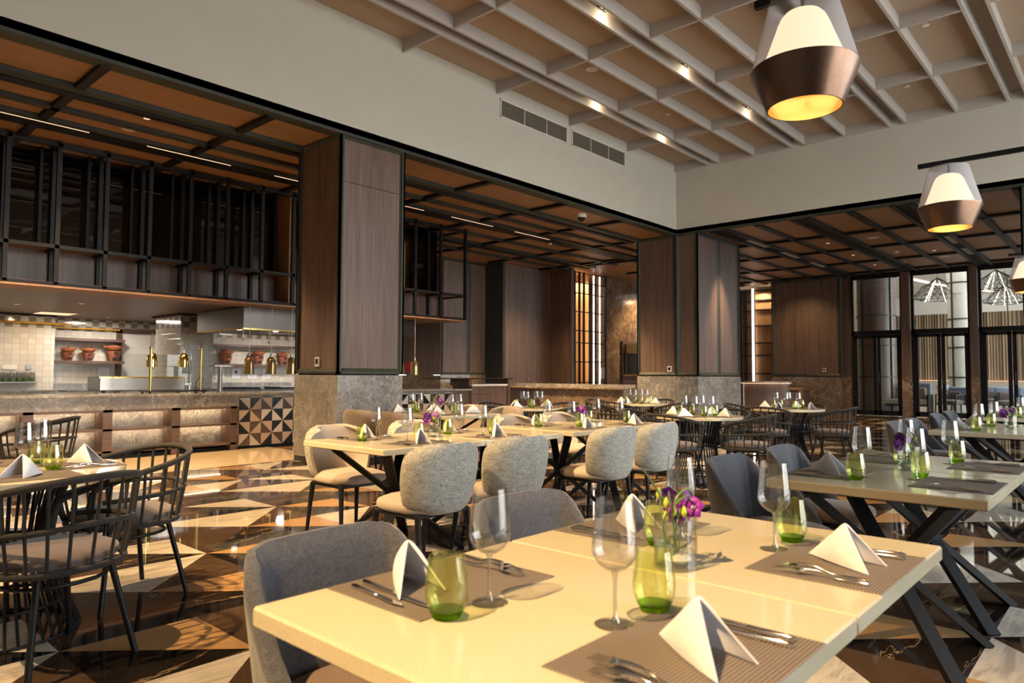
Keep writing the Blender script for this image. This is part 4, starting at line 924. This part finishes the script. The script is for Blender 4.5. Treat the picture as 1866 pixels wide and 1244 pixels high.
def make_vase(seed=1, small=False):
    random.seed(seed)
    v = thing('vase_glass', 'x', 'vase', (0, 0, 0), 0, 'cylinder vases')
    r, h = .043, .10
    obj('cylinder', MB().lathe([(0, 0), (r, 0), (r, h), (r - .0022, h), (r - .0022, .006), (0, .006)], 28), M['clear'], v, 50)
    obj('pebble', MB().lathe([(0, .007), (.02, .009), (.027, .016), (.022, .024), (0, .028)], 16, (.008, 0, 0)), M['stone_w'], v, 60)
    obj('water_fill', MB().lathe([(0, .0065), (r - .003, .0065), (r - .003, .035), (0, .035)], 24), M['water'], v, 50)
    f = thing('orchid_arrangement', 'x', 'flowers', (0, 0, 0), 0, 'orchid arrangements')
    def blossom(c, s_, az, tl):
        mb = MB(); mc = MB()
        for k in range(5):
            a = 2 * PI * k / 5 + .3; w = .013 if k % 2 else .009
            def g(u, q, a=a, w=w):
                rr = .028 * q; sd = (u - .5) * 2 * w * math.sin(PI * (q * .9 + .05)) * 1.3
                return (rr * math.cos(a) - sd * math.sin(a), rr * math.sin(a) + sd * math.cos(a), .006 * math.sin(q * 3) - .004 * abs(u - .5))
            mb.grid(g, 4, 6); mb.grid(lambda u, q, g=g: tuple(Vector(g(u, q)) + Vector((0, 0, -.0008))), 4, 6, flip=True)
        mc.lathe([(0, .009), (.005, .007), (.006, .003), (0, 0)], 8)
        Mx = Matrix.Translation(c) @ Matrix.Rotation(az, 4, 'Z') @ Matrix.Rotation(tl, 4, 'X') @ Matrix.Scale(s_, 4)
        b = obj('blossom', mb.xf(Mx), M['pet'], f, 60); obj('petal_centre', mc.xf(Mx), M['petl'], b, 60)
    for c, s_, az, tl in (((.045, -.005, .125), 1.05, .3, 1.2), ((.03, .02, .098), .95, 1.5, 1.4), ((-.01, .015, .14), .8, 2.6, 1.1), ((.055, .01, .10), .8, -.4, 1.5), ((-.035, -.01, .118), .6, 3.6, 1.2), ((.02, -.03, .118), .8, -1.2, 1.3)):
        blossom(c, s_, az, tl)
    st_ = MB(); st_.tube([(-.01, 0, .01), (0, 0, .07), (.02, .0, .11), (.045, 0, .12)], .002, 6).tube([(.01, 0, .01), (-.005, 0, .08), (-.02, 0, .13), (-.01, .01, .15)], .002, 6)
    obj('stem', st_, M['leaf'], f, 60)
    bd = MB()
    for c in ((-.028, -.012, .115), (-.036, 0, .13), (-.02, .01, .10), (-.03, .02, .145), (.0, -.02, .11)): bd.lathe([(0, -.012), (.005, -.006), (.0062, .0), (.003, .010), (0, .013)], 8, c)
    obj('bud', bd, M['bud'], f, 60)
    # looping grass blades
    def blade(pts, w):
        P = [Vector(p) for p in pts]; mb = MB(); Q = []
        for i in range(len(P) - 1):
            for k in range(6):
                t = k / 6; p0 = P[max(i - 1, 0)]; p1 = P[i]; p2 = P[i + 1]; p3 = P[min(i + 2, len(P) - 1)]
                Q.append(.5 * ((2 * p1) + (p2 - p0) * t + (2 * p0 - 5 * p1 + 4 * p2 - p3) * t * t + (3 * p1 - p0 - 3 * p2 + p3) * t ** 3))
        Q.append(P[-1]); n = len(Q)
        obj('leaf_blade', mb.tube(Q, [w * max(.15, math.sin(PI * (.08 + .9 * (i / n)))) for i in range(n)], 5), M['leaf'], f, 60)
    blade([(0, 0, .015), (-.01, .0, .09), (-.045, .01, .15), (-.095, .02, .205)], .0032)
    blade([(.01, .0, .01), (.0, -.01, .08), (-.02, -.01, .13), (.01, -.02, .155), (.04, -.02, .13), (.03, -.01, .09), (.01, 0, .07)], .0026)
    blade([(-.01, .01, .01), (-.03, .01, .08), (-.04, -.01, .12), (-.01, -.03, .145), (.02, -.02, .13), (.03, 0, .09)], .0024)
    blade([(.0, -.01, .02), (.02, -.02, .05), (.035, -.01, .04), (.02, .02, .02)], .0024)
    blade([(0, .01, .02), (-.02, .02, .10), (0, .03, .15), (.045, .02, .14), (.06, .01, .1)], .002)
    return v, f
TUB, BEI, TAU, WIC = make_tub(), make_beige(M['tweed']), make_beige(M['taupe_fab']), make_wicker()
RND = make_round()
WINE, TUMB, NAP, MAT_, KNI, KNB, FRK = make_wine(), make_tumbler(), make_napkin(), make_mat(), make_knife(), make_knife(.18, 'butter_knife'), make_fork()
VASE, ORCH = make_vase()

rnd = random.Random(3)
def jit(a): return rnd.uniform(-a, a)
def setting(cx, cy, rz, seat, table, items='mwtnkf', nap_rz=0, nx=0, ny=0):
    """cx,cy: placemat centre, rz: local +Y points away from the diner (to the table middle)."""
    c, s_ = math.cos(rz), math.sin(rz)
    def P(x, y, z=0): return (cx + c * x - s_ * y, cy + s_ * x + c * y, TZ + z)
    at = 'at the %s seat, %s' % (seat, table)
    if 'm' in items: place(MAT_, P(0, 0), rz, 'woven brown placemat ' + at)
    z = .0025
    if 'w' in items: place(WINE, P(.035 + jit(.008), .165 + jit(.008)), rz, 'stemmed wine glass ' + at)
    if 't' in items: place(TUMB, P(.150 + jit(.008), .165 + jit(.01)), rz, 'green tumbler ' + at)
    if 'n' in items: place(NAP, P(.0 + nx, -.01 + ny, z), (rz if 'round' in table or 'against' in table else 0) + nap_rz + jit(.15), 'folded white napkin ' + at)
    if 'k' in items:
        place(KNI, P(.135, .0, z), rz + jit(.05), 'long table knife ' + at); place(KNB, P(.168, -.02, z), rz + jit(.05), 'short butter knife ' + at)
    if 'f' in items:
        place(FRK, P(-.135, .0, z), rz + jit(.06), 'large fork, inner one, ' + at); place(FRK, P(-.165, -.02, z), rz + jit(.06), 'fork beside the mat edge ' + at, None, .93)
_xt = {}
def tables(units, y0, y1, lab):
    for i, (a, b) in enumerate(units):
        key = (round(b - a, 3), round(y1 - y0, 3))
        if key not in _xt: _xt[key] = make_xtable(b - a - .004, y1 - y0)
        place(_xt[key], ((a + b) / 2, (y0 + y1) / 2, 0), 0, lab[i])
def centre(x, y, lab, rz=0):
    place(VASE, (x, y, TZ), rz, 'clear cylinder vase holding orchids on the ' + lab, None, 1.18); place(ORCH, (x, y, TZ + .003), rz, 'purple orchids with looping grass blades in the vase, ' + lab, None, 1.18)

KS, WS = 'kitchen-side', 'window-side'
# F: front table
tF = 'front table'
tables([(.70, 1.455), (1.455, 2.21)], .42, 1.315, ['front cream table half with its corner at the picture bottom', 'front cream table half toward the black-glass doors'])
setting(1.065, 1.155, PI, KS + ' near-end', tF, nx=.07, ny=-.03); setting(1.835, 1.155, PI, KS + ' door-end', tF)
setting(1.065, .565, 0, WS + ' near-end', tF); setting(1.825, .57, 0, WS + ' door-end', tF)
centre(1.525, .845, tF)
place(TUB, (1.11, 1.41, 0), PI + .03, 'grey upholstered chair at the front table, its seat half hidden by the tabletop', None, .97)
place(TUB, (1.92, 1.42, 0), PI - .02, 'second grey upholstered chair at the front table, behind a wine glass', None, .97)
# D: table under the big pendant
tD = 'table under the big pendant'
tables([(3.12, 3.89), (3.89, 4.66)], .44, 1.28, ['cream table under the large pendant, end facing the front table', 'cream table under the large pendant, half toward the doors'])
setting(3.50, 1.125, PI, KS + ' near-end', tD); setting(4.27, 1.125, PI, KS + ' door-end', tD, 'mwtkf')
setting(3.50, .60, 0, WS + ' near-end', tD, 'mwtkf'); setting(4.27, .60, 0, WS + ' door-end', tD, 'mwtkf')
centre(3.87, .87, tD, 1.0)
place(TUB, (3.60, 1.42, 0), PI, 'dark grey chair at the table under the large pendant, near end'); place(TUB, (4.38, 1.42, 0), PI + .04, 'dark grey chair at the table under the large pendant, door end')
# E
tE = 'table behind the big pendant one'
tables([(6.9, 7.66), (7.66, 8.42)], .40, 1.40, ['far cream table with four green tumblers, near half', 'far cream table with four green tumblers, door half'])
for k, x in enumerate((7.28, 8.04)):
    e = (' near-end', ' door-end')[k]
    setting(x, 1.24, PI, KS + e, tE, 'mwtn'); setting(x, .56, 0, WS + e, tE, 'mwtn')
centre(7.62, .9, tE, 2.0)
place(TUB, (7.55, 1.55, 0), PI, 'small dark grey chair at the far cream table, near end'); place(TUB, (8.22, 1.55, 0), PI, 'small dark grey chair at the far cream table, door end')
# E2
tables([(9.6, 10.36), (10.36, 11.1)], .40, 1.40, ['cream table close to the glass doors, near half', 'cream table close to the glass doors, door half'])
tE2 = 'table by the glass doors'
for k, x in enumerate((9.98, 10.72)):
    e = (' near-end', ' door-end')[k]; setting(x, 1.24, PI, KS + e, tE2, 'mwtn')
place(TUB, (9.6, 1.60, 0), PI, 'grey chair at the table by the glass doors, near end'); place(TUB, (10.35, 1.60, 0), PI, 'grey chair at the table by the glass doors, door end')
# A: beige table by pillar
tA = 'beige-chair table by the pillar'
tables([(2.66, 3.55), (3.55, 4.44)], 3.44, 4.33, ['cream table with beige chairs beside the pillar, near half', 'cream table with beige chairs beside the pillar, far half'])
setting(3.06, 4.16, PI, KS + ' near-end', tA); setting(3.86, 4.16, PI, KS + ' door-end', tA)
setting(3.08, 3.60, 0, WS + ' near-end', tA); setting(3.82, 3.60, 0, WS + ' door-end', tA)
centre(3.48, 3.9, tA, 2.6)
place(BEI, (2.84, 3.27, 0), .03, 'tweed-backed beige chair, near end of window side, table by the pillar'); place(BEI, (3.52, 3.27, 0), -.02, 'tweed-backed beige chair, door end of window side, table by the pillar')
place(BEI, (3.17, 4.52, 0), PI, 'beige chair facing camera, kitchen side near end, table by the pillar'); place(BEI, (3.95, 4.52, 0), PI, 'beige chair facing camera, kitchen side door end, table by the pillar')
# B
tB = 'middle beige-chair table'
tables([(4.57, 5.33), (5.33, 6.09)], 3.44, 4.33, ['middle cream table with beige chairs, half toward the pillar table', 'middle cream table with beige chairs, half toward the spindle chairs'])
setting(4.95, 4.16, PI, KS + ' near-end', tB); setting(5.72, 4.16, PI, KS + ' door-end', tB)
setting(4.95, 3.60, 0, WS + ' near-end', tB); setting(5.70, 3.60, 0, WS + ' door-end', tB)
centre(5.36, 3.95, tB, 4)
place(BEI, (4.68, 3.30, 0), 0, 'tweed-backed beige chair, near end of window side, middle table'); place(BEI, (5.36, 3.30, 0), .03, 'tweed-backed beige chair, door end of window side, middle table')
place(BEI, (5.22, 4.52, 0), PI, 'beige chair facing camera, kitchen side near end, middle table'); place(BEI, (5.95, 4.52, 0), PI, 'beige chair facing camera, kitchen side door end, middle table')
# C
tC = 'table against the patterned counter'
_c = make_xtable(.88, 1.3, 'dining_table'); place(_c, (5.70, 6.35, 0), 0, 'cream table before the patterned counter, right of the marble pillar base'.replace('right of', 'beside'))
setting(5.43, 6.02, -PI / 2, 'near side window-end', tC, 'mwtn'); setting(5.43, 6.72, -PI / 2, 'near side kitchen-end', tC, 'mwtn')
setting(5.97, 6.02, PI / 2, 'door side window-end', tC, 'mwtn'); setting(5.97, 6.72, PI / 2, 'door side kitchen-end', tC, 'mwtn')
centre(5.7, 6.35, tC, 5)
place(TAU, (4.98, 6.02, 0), -PI / 2, 'taupe woven-back chair before the patterned counter, beside the dining tables'); place(TAU, (4.98, 6.66, 0), -PI / 2, 'taupe woven-back chair against the marble pillar base')
place(TAU, (6.42, 6.02, 0), PI / 2, 'beige chair on the far side of the counter-side table, window end'); place(TAU, (6.42, 6.66, 0), PI / 2, 'beige chair on the far side of the counter-side table, kitchen end')
# round tables
rt = [(.88, 3.98, 'round table by the lit shelf counter', 'mwtnf'), (7.50, 3.85, 'round table before the corner column', 'mwtn'), (10.15, 3.82, 'round table by the curved desk', 'mwtn'),
      (10.15, 6.30, 'round table before the marble bar', 'mwtn'), (7.65, 6.50, 'round table before the wood station', 'mwtn')]
for i, (x, y, lab, it) in enumerate(rt):
    place(RND, (x, y, 0), 0, lab.replace('round table', 'round cream table on black rod drum'))
    for k, (nm, a) in enumerate((('window-side', -PI / 2), ('door-side', 0), ('kitchen-side', PI / 2), ('entrance-side', PI))):
        setting(x + .31 * math.cos(a), y + .31 * math.sin(a), a + PI / 2, nm, lab, it, nap_rz=jit(.8))
        if i == 0 and k >= 2: continue
        if i == 0: cx, cy, rz = ((.93, 3.44, .30), (1.45, 4.13, PI / 2 + .15))[k]
        else:
            d = (.60, .64, .62, .60)[k]; cx, cy, rz = x + d * math.cos(a) + jit(.05), y + d * math.sin(a) + jit(.05), a + PI / 2 + jit(.25)
        place(WIC, (cx, cy, 0), rz, 'dark spindle-back armchair on the %s of the %s' % (nm.replace('-side', ' side'), lab))
place(WIC, (1.95, 7.7, 0), .9, 'dark spindle-back armchair standing before the lit counter shelves')

# ------------------------------------------------------------------ lounge beyond the glass doors
struct('floor_lounge', MB().add([(23.8, -14, -.002), (48, -14, -.002), (48, 18, -.002), (23.8, 18, -.002)], [(0, 1, 2, 3)]), plain('pale_stone_floor', (.42, .40, .37), .12, 0, .12, 2))
struct('ceiling_lounge', MB().box(24.0, 48, -14, 18, 5.3, 5.5), M['white'])
struct('wall_lounge_rear', MB().box(41, 41.3, -14, 18, 0, 4.4), M['slat'])
struct('wall_lounge_upper', MB().box(41.05, 41.3, -14, 18, 4.4, 5.3), M['white'])
struct('wall_lounge_kitchen_side', MB().box(24.3, 41, 11.5, 11.7, 0, 5.3), M['slat'])
struct('wall_lounge_lintel', MB().box(23.96, 24.2, -14, 11.5, 4.45, 5.3), M['white'])
cv = MB(); cp_ = [(29.6, 7.6), (30.8, 7.4), (33, 7.1), (35.5, 6.7), (38, 6.05), (40.0, 5.3)]
for (xa, ya), (xc, yc) in zip(cp_, cp_[1:]): cv.box(0, 1, 0, 1, 0, 0) if 0 else cv.prism([(xa, ya - .09), (xc, yc - .09), (xc, yc + .09), (xa, ya + .09)], 5.275, 5.295)
o = obj('cove_light', cv, M['led']); tag(o, 'curved glowing cove line on the white lounge ceiling', 'light')
def lounge_col(x, y, r, m, nm, lab):
    o = struct(nm, MB().lathe([(r, 0), (r, 5.3)], 32, (x, y, 0)), m, None, 60)
    tr = MB()
    for z in (1.2, 2.3, 3.35, 4.7): tr.lathe([(r + .002, z - .02), (r + .03, z - .02), (r + .03, z + .02), (r + .002, z + .02)], 32, (x, y, 0))
    for k in range(4): a = PI / 2 * k + 2.6; tr.box(x + r * math.cos(a) - .03, x + r * math.cos(a) + .03, y + r * math.sin(a) - .03, y + r * math.sin(a) + .03, 0, 5.3)
    obj('trim', tr, M['bronze'], o)
lounge_col(27.2, 7.05, .62, M['wood_v'], 'column_lounge', ''); lounge_col(30.5, 5.0, .45, M['white'], 'column_lounge_white', '')
def make_lounge_chair():
    t = thing('lounge_armchair', 'x', 'armchair', (0, 0, 0), 0, 'blue-grey lounge armchairs')
    fr = MB()
    for s_ in (-1, 1):
        fr.bar((s_ * .34, .30, 0), (s_ * .33, .27, .60), .035, .035); fr.bar((s_ * .34, -.34, 0), (s_ * .32, -.28, .62), .035, .035); fr.bar((s_ * .335, .30, .60), (s_ * .33, -.32, .64), .05, .03)
    obj('frame', fr.bar((-.33, .25, .3), (.33, .25, .3), .03, .05).bar((-.33, -.25, .3), (.33, -.25, .3), .03, .05), M['black'], t)
    mb = MB(); cushion(mb, .31, .31, .30, .43, 5, 28, .02, .04); obj('seat', mb, M['cush'], t, 50)
    obj('backrest', MB().bbox(-.31, .31, -.06, .06, 0, .52, .03).xf(Matrix.Translation((0, -.3, .36)) @ Matrix.Rotation(.28, 4, 'X')), M['blue'], t, 50)
    obj('pillow', MB().bbox(-.2, .2, -.05, .05, 0, .3, .04).xf(Matrix.Translation((0.02, -.2, .44)) @ Matrix.Rotation(.4, 4, 'X')), M['cush'], t, 50)
    return t
LC = make_lounge_chair()
for x, y, rz, lab in ((27.6, 4.9, 1.2, 'blue-grey lounge armchair beyond the middle glass door'), (28.6, 4.6, 2.2, 'blue-grey lounge armchair facing the window beyond middle door'), (30.2, 4.0, 1.5, 'lounge armchair in front of the white column'), (28.3, 3.4, 1.8, 'blue-grey lounge armchair beyond the third glass bay'), (31.0, 3.2, -1.2, 'lounge armchair before the third glass bay, facing away'), (33.5, 4.6, 2.8, 'distant lounge armchair by the slatted wall'), (33.0, 2.6, 1.0, 'distant lounge armchair beyond the last glass bay'), (35, 6.2, 2.5, 'distant lounge armchair seen through the middle bay')):
    place(LC, (x, y, 0), rz, lab)
sf = thing('lounge_sofa', 'blue-grey lounge sofa with pale seat beyond the first glass door', 'sofa', (27.0, 6.15, 0), PI * .5)
obj('seat', MB().bbox(-.75, .75, -.3, .35, .28, .45, .03), M['beige'], sf); obj('backrest', MB().bbox(-.75, .75, -.4, -.25, .3, 1.0, .04), M['blue'], sf); obj('frame', MB().box(-.78, -.73, -.4, .35, 0, .62).box(.73, .78, -.4, .35, 0, .62).box(-.75, .75, -.35, .3, .22, .28), M['black'], sf)
for x in (-.4, .35): obj('pillow', MB().bbox(x - .22, x + .22, -.25, -.12, .45, .85, .04), M['taupe_fab'], sf)
o = obj('bench_seat', MB().box(40.2, 40.98, -2, 10, 0, .5).box(40.8, 40.98, -2, 10, .5, 1.0), M['beige']); tag(o, 'long pale banquette along the slatted lounge wall', 'bench')
o = obj('wall_led_line', MB().box(40.78, 40.99, -2, 10, 1.02, 1.05), M['led_s']); tag(o, 'warm light line above the banquette on slatted wall', 'light')
def chandelier(x, y, z, s_, lab, seed):
    r_ = random.Random(seed); o = thing('wire_chandelier', lab, 'chandelier', (x, y, z), 0, 'wire cage chandeliers'); mb = MB(); N = 22
    for k in range(N):
        a = 2 * PI * k / N; b = a + .5; R = s_ * r_.uniform(.85, 1.1)
        mb.tube([(0, 0, .5 * s_), (R * .55 * math.cos(a), R * .55 * math.sin(a), .12 * s_), (R * math.cos(b), R * math.sin(b), -.25 * s_ + .1 * math.sin(3 * a)), (R * .6 * math.cos(b + .3), R * .6 * math.sin(b + .3), -.4 * s_)], .011, 4)
    for zz2, rr in ((-.25, 1), (.12, .55), (-.4, .6)): mb.tube([(s_ * rr * math.cos(2 * PI * k / 24), s_ * rr * math.sin(2 * PI * k / 24), zz2 * s_) for k in range(24)], .008, 4, closed=True)
    mb.tube([(0, 0, .5 * s_), (0, 0, 5.3 - z)], .01, 5)
    obj('wire_cage', mb, M['black'], o)
    for k in range(4):
        a = r_.uniform(0, 6.28); obj('light_stick', MB().tube([(0.1 * math.cos(a), .1 * math.sin(a), .4 * s_), (.5 * s_ * math.cos(a), .5 * s_ * math.sin(a), -.45 * s_)], .015, 6), M['led_w'], o)
chandelier(30.5, 5.75, 4.5, .95, 'wire cage chandelier seen through the middle upper pane', 1); chandelier(30.5, 3.9, 4.7, .8, 'wire cage chandelier above the last glass bay, higher one', 2); chandelier(32.6, 3.9, 4.35, .8, 'lower wire cage chandelier above the last glass bay', 3)
o = thing('ceiling_fan', 'black ceiling fan hanging in the lounge beyond the third bay', 'fan', (34, 4.0, 3.2)); obj('rod', MB().tube([(0, 0, 0), (0, 0, 3)], .02, 6), M['black'], o); obj('blade', MB().box(-.9, .9, -.07, .07, -.02, 0).box(-.07, .07, -.9, .9, -.02, 0), M['black'], o); obj('motor', MB().lathe([(0, -.12), (.12, -.1), (.12, .05), (0, .1)], 14), M['black'], o)

# ------------------------------------------------------------------ lights
def light(kind, name, loc, energy, col, rot=None, target=None, **kw):
    d = bpy.data.lights.new(name, kind); d.energy = energy; d.color = col
    for k, v in kw.items(): setattr(d, k, v)
    o = bpy.data.objects.new(name, d); COL.objects.link(o); o.location = loc
    if target is not None: o.rotation_euler = (Vector(target) - Vector(loc)).to_track_quat('-Z', 'Y').to_euler()
    elif rot: o.rotation_euler = rot
    return o
WARM = (1.0, .64, .30); WARM2 = (1.0, .68, .38)
def spot(loc, tgt, e_, ang=50, r=.05, blend=.6, col=WARM): return light('SPOT', 'ceiling_spot', loc, e_ * 2.0, col, target=tgt, spot_size=math.radians(ang), spot_blend=blend, shadow_soft_size=r)
# gimbal spots in the coffer tracks aimed at the tables
spot((-2.4, 1.45, 5.9), (1.1, 1.05, .75), 1650, 28); spot((-2.0, 3.27, 5.9), (1.2, 3.9, .6), 900, 46)
spot((.3, 5.1, 5.9), (3.5, 3.9, .75), 900, 42); spot((2.2, 5.1, 5.9), (5.3, 3.9, .75), 900, 42)
spot((4.6, 5.1, 5.9), (7.5, 4.2, .5), 520, 40); spot((7.4, 5.1, 5.9), (10.2, 4.4, .5), 480, 40); spot((5.2, 6.9, 5.9), (7.8, 6.4, .5), 700, 46); spot((2.6, 6.9, 5.9), (5.6, 6.2, .5), 700, 46)
spot((7.6, 6.9, 5.9), (10.4, 6.2, .5), 700, 46); spot((-1.2, 5.1, 5.9), (1.6, 5.6, 0), 700, 50)
spot((15.42, 6.9, 4.40), (15.42, 7.12, 1.2), 480, 50, .03, 1, WARM2); spot((2.5, 5.1, 5.9), (2.9, 8.0, 0), 500, 50); spot((1.5, 9.9, 4.36), (2.6, 9.9, 0), 260, 80); spot((4.4, 9.9, 4.36), (4.6, 9.9, 0), 260, 80)
for y, x, lab in spots: light('POINT', 'spot_glow', (x + .08, y, 5.93), 3.0, (1, .78, .5), shadow_soft_size=.02)
# pendant bulbs
for x, y in ((3.49, 1.21), (7.2, 1.25), (13.35, 1.3)): light('POINT', 'pendant_bulb', (x, y, 2.63), 2.6, (1, .50, .18), shadow_soft_size=.03)
# kitchen ceiling lights
for x, y, e in ((2.3, 14.4, 30), (.5, 15.0, 40), (9.3, 15.8, 60), (8.2, 12.9, 12), (5.35, 16.4, 40)): light('AREA', 'kitchen_ceiling_panel', (x, y, KZ - .03), e, (1, .87, .74), rot=(0, 0, 0), shape='DISK', size=.5 if x not in (8.2,) else .15)
spot((4.0, 15.6, 2.36), (4.15, 16.9, 1.2), 30, 90, .03, 1, (1, .72, .45))
# shelf LED strips
for a, b in ((.79, 1.6), (1.72, 2.53), (2.65, 3.47), (3.59, 4.40), (4.52, 5.3)):
    for z in (.645, .385): light('AREA', 'shelf_led', ((a + b) / 2, YC + .2, z), 1.5, (1, .66, .34), rot=(math.radians(24), 0, 0), shape='RECTANGLE', size=b - a, size_y=.02)
light('AREA', 'canopy_led', (4.0, YF + .34, 2.47), 26, (1, .50, .25), rot=(math.radians(180 - 25), 0, 0), shape='RECTANGLE', size=12, size_y=.02)
# alcove and hall downlights; spots over bar and desk added to brighten them
light('AREA', 'alcove_light', (17.9, 13.4, 4.2), 30, (1, .72, .45), rot=(0, 0, 0), shape='DISK', size=.4); light('AREA', 'alcove_light', (24.5, 10.2, 4.2), 26, (1, .70, .42), rot=(0, 0, 0), shape='DISK', size=.3)
light('AREA', 'alcove_strip', (18.0, 12.95, 2.6), 30, WARM2, rot=(PI / 2, 0, 0), shape='RECTANGLE', size=.05, size_y=3.2)
spot((20.8, 11.7, 4.36), (20.9, 13.0, .9), 190, 100); spot((22.3, 8.3, 4.35), (23.8, 8.3, .6), 60, 100, .05, 1); spot((12.2, 10.3, 4.35), (13.8, 10.2, .5), 520, 75); spot((20.2, 7.8, 4.35), (21.3, 8.6, .6), 420, 50, .05, 1, (1, .8, .65))
for x, y in ((18.5, 5), (21.5, 5), (20, 2.5)): spot((x, y, 4.35), (x, y, 0), 160, 100, .05, 1)
for x, y in ((12.5, 11.5), (9, 9.9), (3, 10.0), (12.5, 9.0), (15.0, 12.0)): spot((x, y, 4.35), (x, y, 0), 260, 110, .05, 1)
# unseen ceiling area lamp added to fill the lounge, and its side daylight
light('AREA', 'lounge_fill_light', (32, 3, 5.2), 480, (1, .93, .85), rot=(0, 0, 0), shape='RECTANGLE', size=10, size_y=10)
light('AREA', 'lounge_window_daylight', (31, -8, 3), 1500, (.78, .88, 1.0), rot=(math.radians(90), 0, 0), shape='RECTANGLE', size=14, size_y=5)

w = bpy.data.worlds.new('sky'); SC.world = w; w.use_nodes = True; nt = w.node_tree; nt.nodes.clear()
wo = nt.nodes.new('ShaderNodeOutputWorld'); bg = nt.nodes.new('ShaderNodeBackground'); tc = nt.nodes.new('ShaderNodeTexCoord'); sx = nt.nodes.new('ShaderNodeSeparateXYZ'); rp = nt.nodes.new('ShaderNodeValToRGB')
nt.links.new(tc.outputs['Generated'], sx.inputs[0]); nt.links.new(sx.outputs[2], rp.inputs[0]); nt.links.new(rp.outputs[0], bg.inputs[0]); nt.links.new(bg.outputs[0], wo.inputs[0])
e = rp.color_ramp.elements; e[0].position = .0; e[0].color = (.50, .49, .45, 1); e[1].position = .08; e[1].color = (1, 1, .97, 1); x_ = e.new(.5); x_.color = (.36, .45, .55, 1)
bg.inputs[1].default_value = 7.8

# ------------------------------------------------------------------ camera
f_px = 1280.0; yaw = math.radians(42.0); pitch = math.radians(2.75); roll = math.radians(.27)
cd = bpy.data.cameras.new('camera'); cam = bpy.data.objects.new('camera', cd); COL.objects.link(cam); SC.camera = cam
cd.sensor_width = 36; cd.lens = f_px / 1866 * 36; cd.clip_start = .05; cd.clip_end = 200
F = Vector((math.cos(yaw) * math.cos(pitch), math.sin(yaw) * math.cos(pitch), math.sin(pitch))); Rt = Vector((math.sin(yaw), -math.cos(yaw), 0)); U = Rt.cross(F)
c_, s_ = math.cos(roll), math.sin(roll); R2 = c_ * Rt + s_ * U; U2 = -s_ * Rt + c_ * U
m3 = Matrix((R2, U2, -F)).transposed(); cam.matrix_world = Matrix.Translation((0, 0, 1.2)) @ m3.to_4x4()
cd.dof.use_dof = True; cd.dof.focus_distance = 4.6; cd.dof.aperture_fstop = 4.5

SC.view_settings.view_transform = 'Standard'; SC.view_settings.look = 'None'; SC.view_settings.exposure = .33; SC.view_settings.gamma = 1; SC.view_settings.use_curve_mapping = False
cy = SC.cycles
cy.use_denoising = True; cy.max_bounces = 10; cy.diffuse_bounces = 3; cy.glossy_bounces = 4; cy.transmission_bounces = 8; cy.transparent_max_bounces = 24
cy.sample_clamp_indirect = 4; cy.caustics_reflective = False; cy.caustics_refractive = False; cy.use_adaptive_sampling = True; cy.adaptive_threshold = .03
try: cy.use_light_tree = True
except Exception: pass
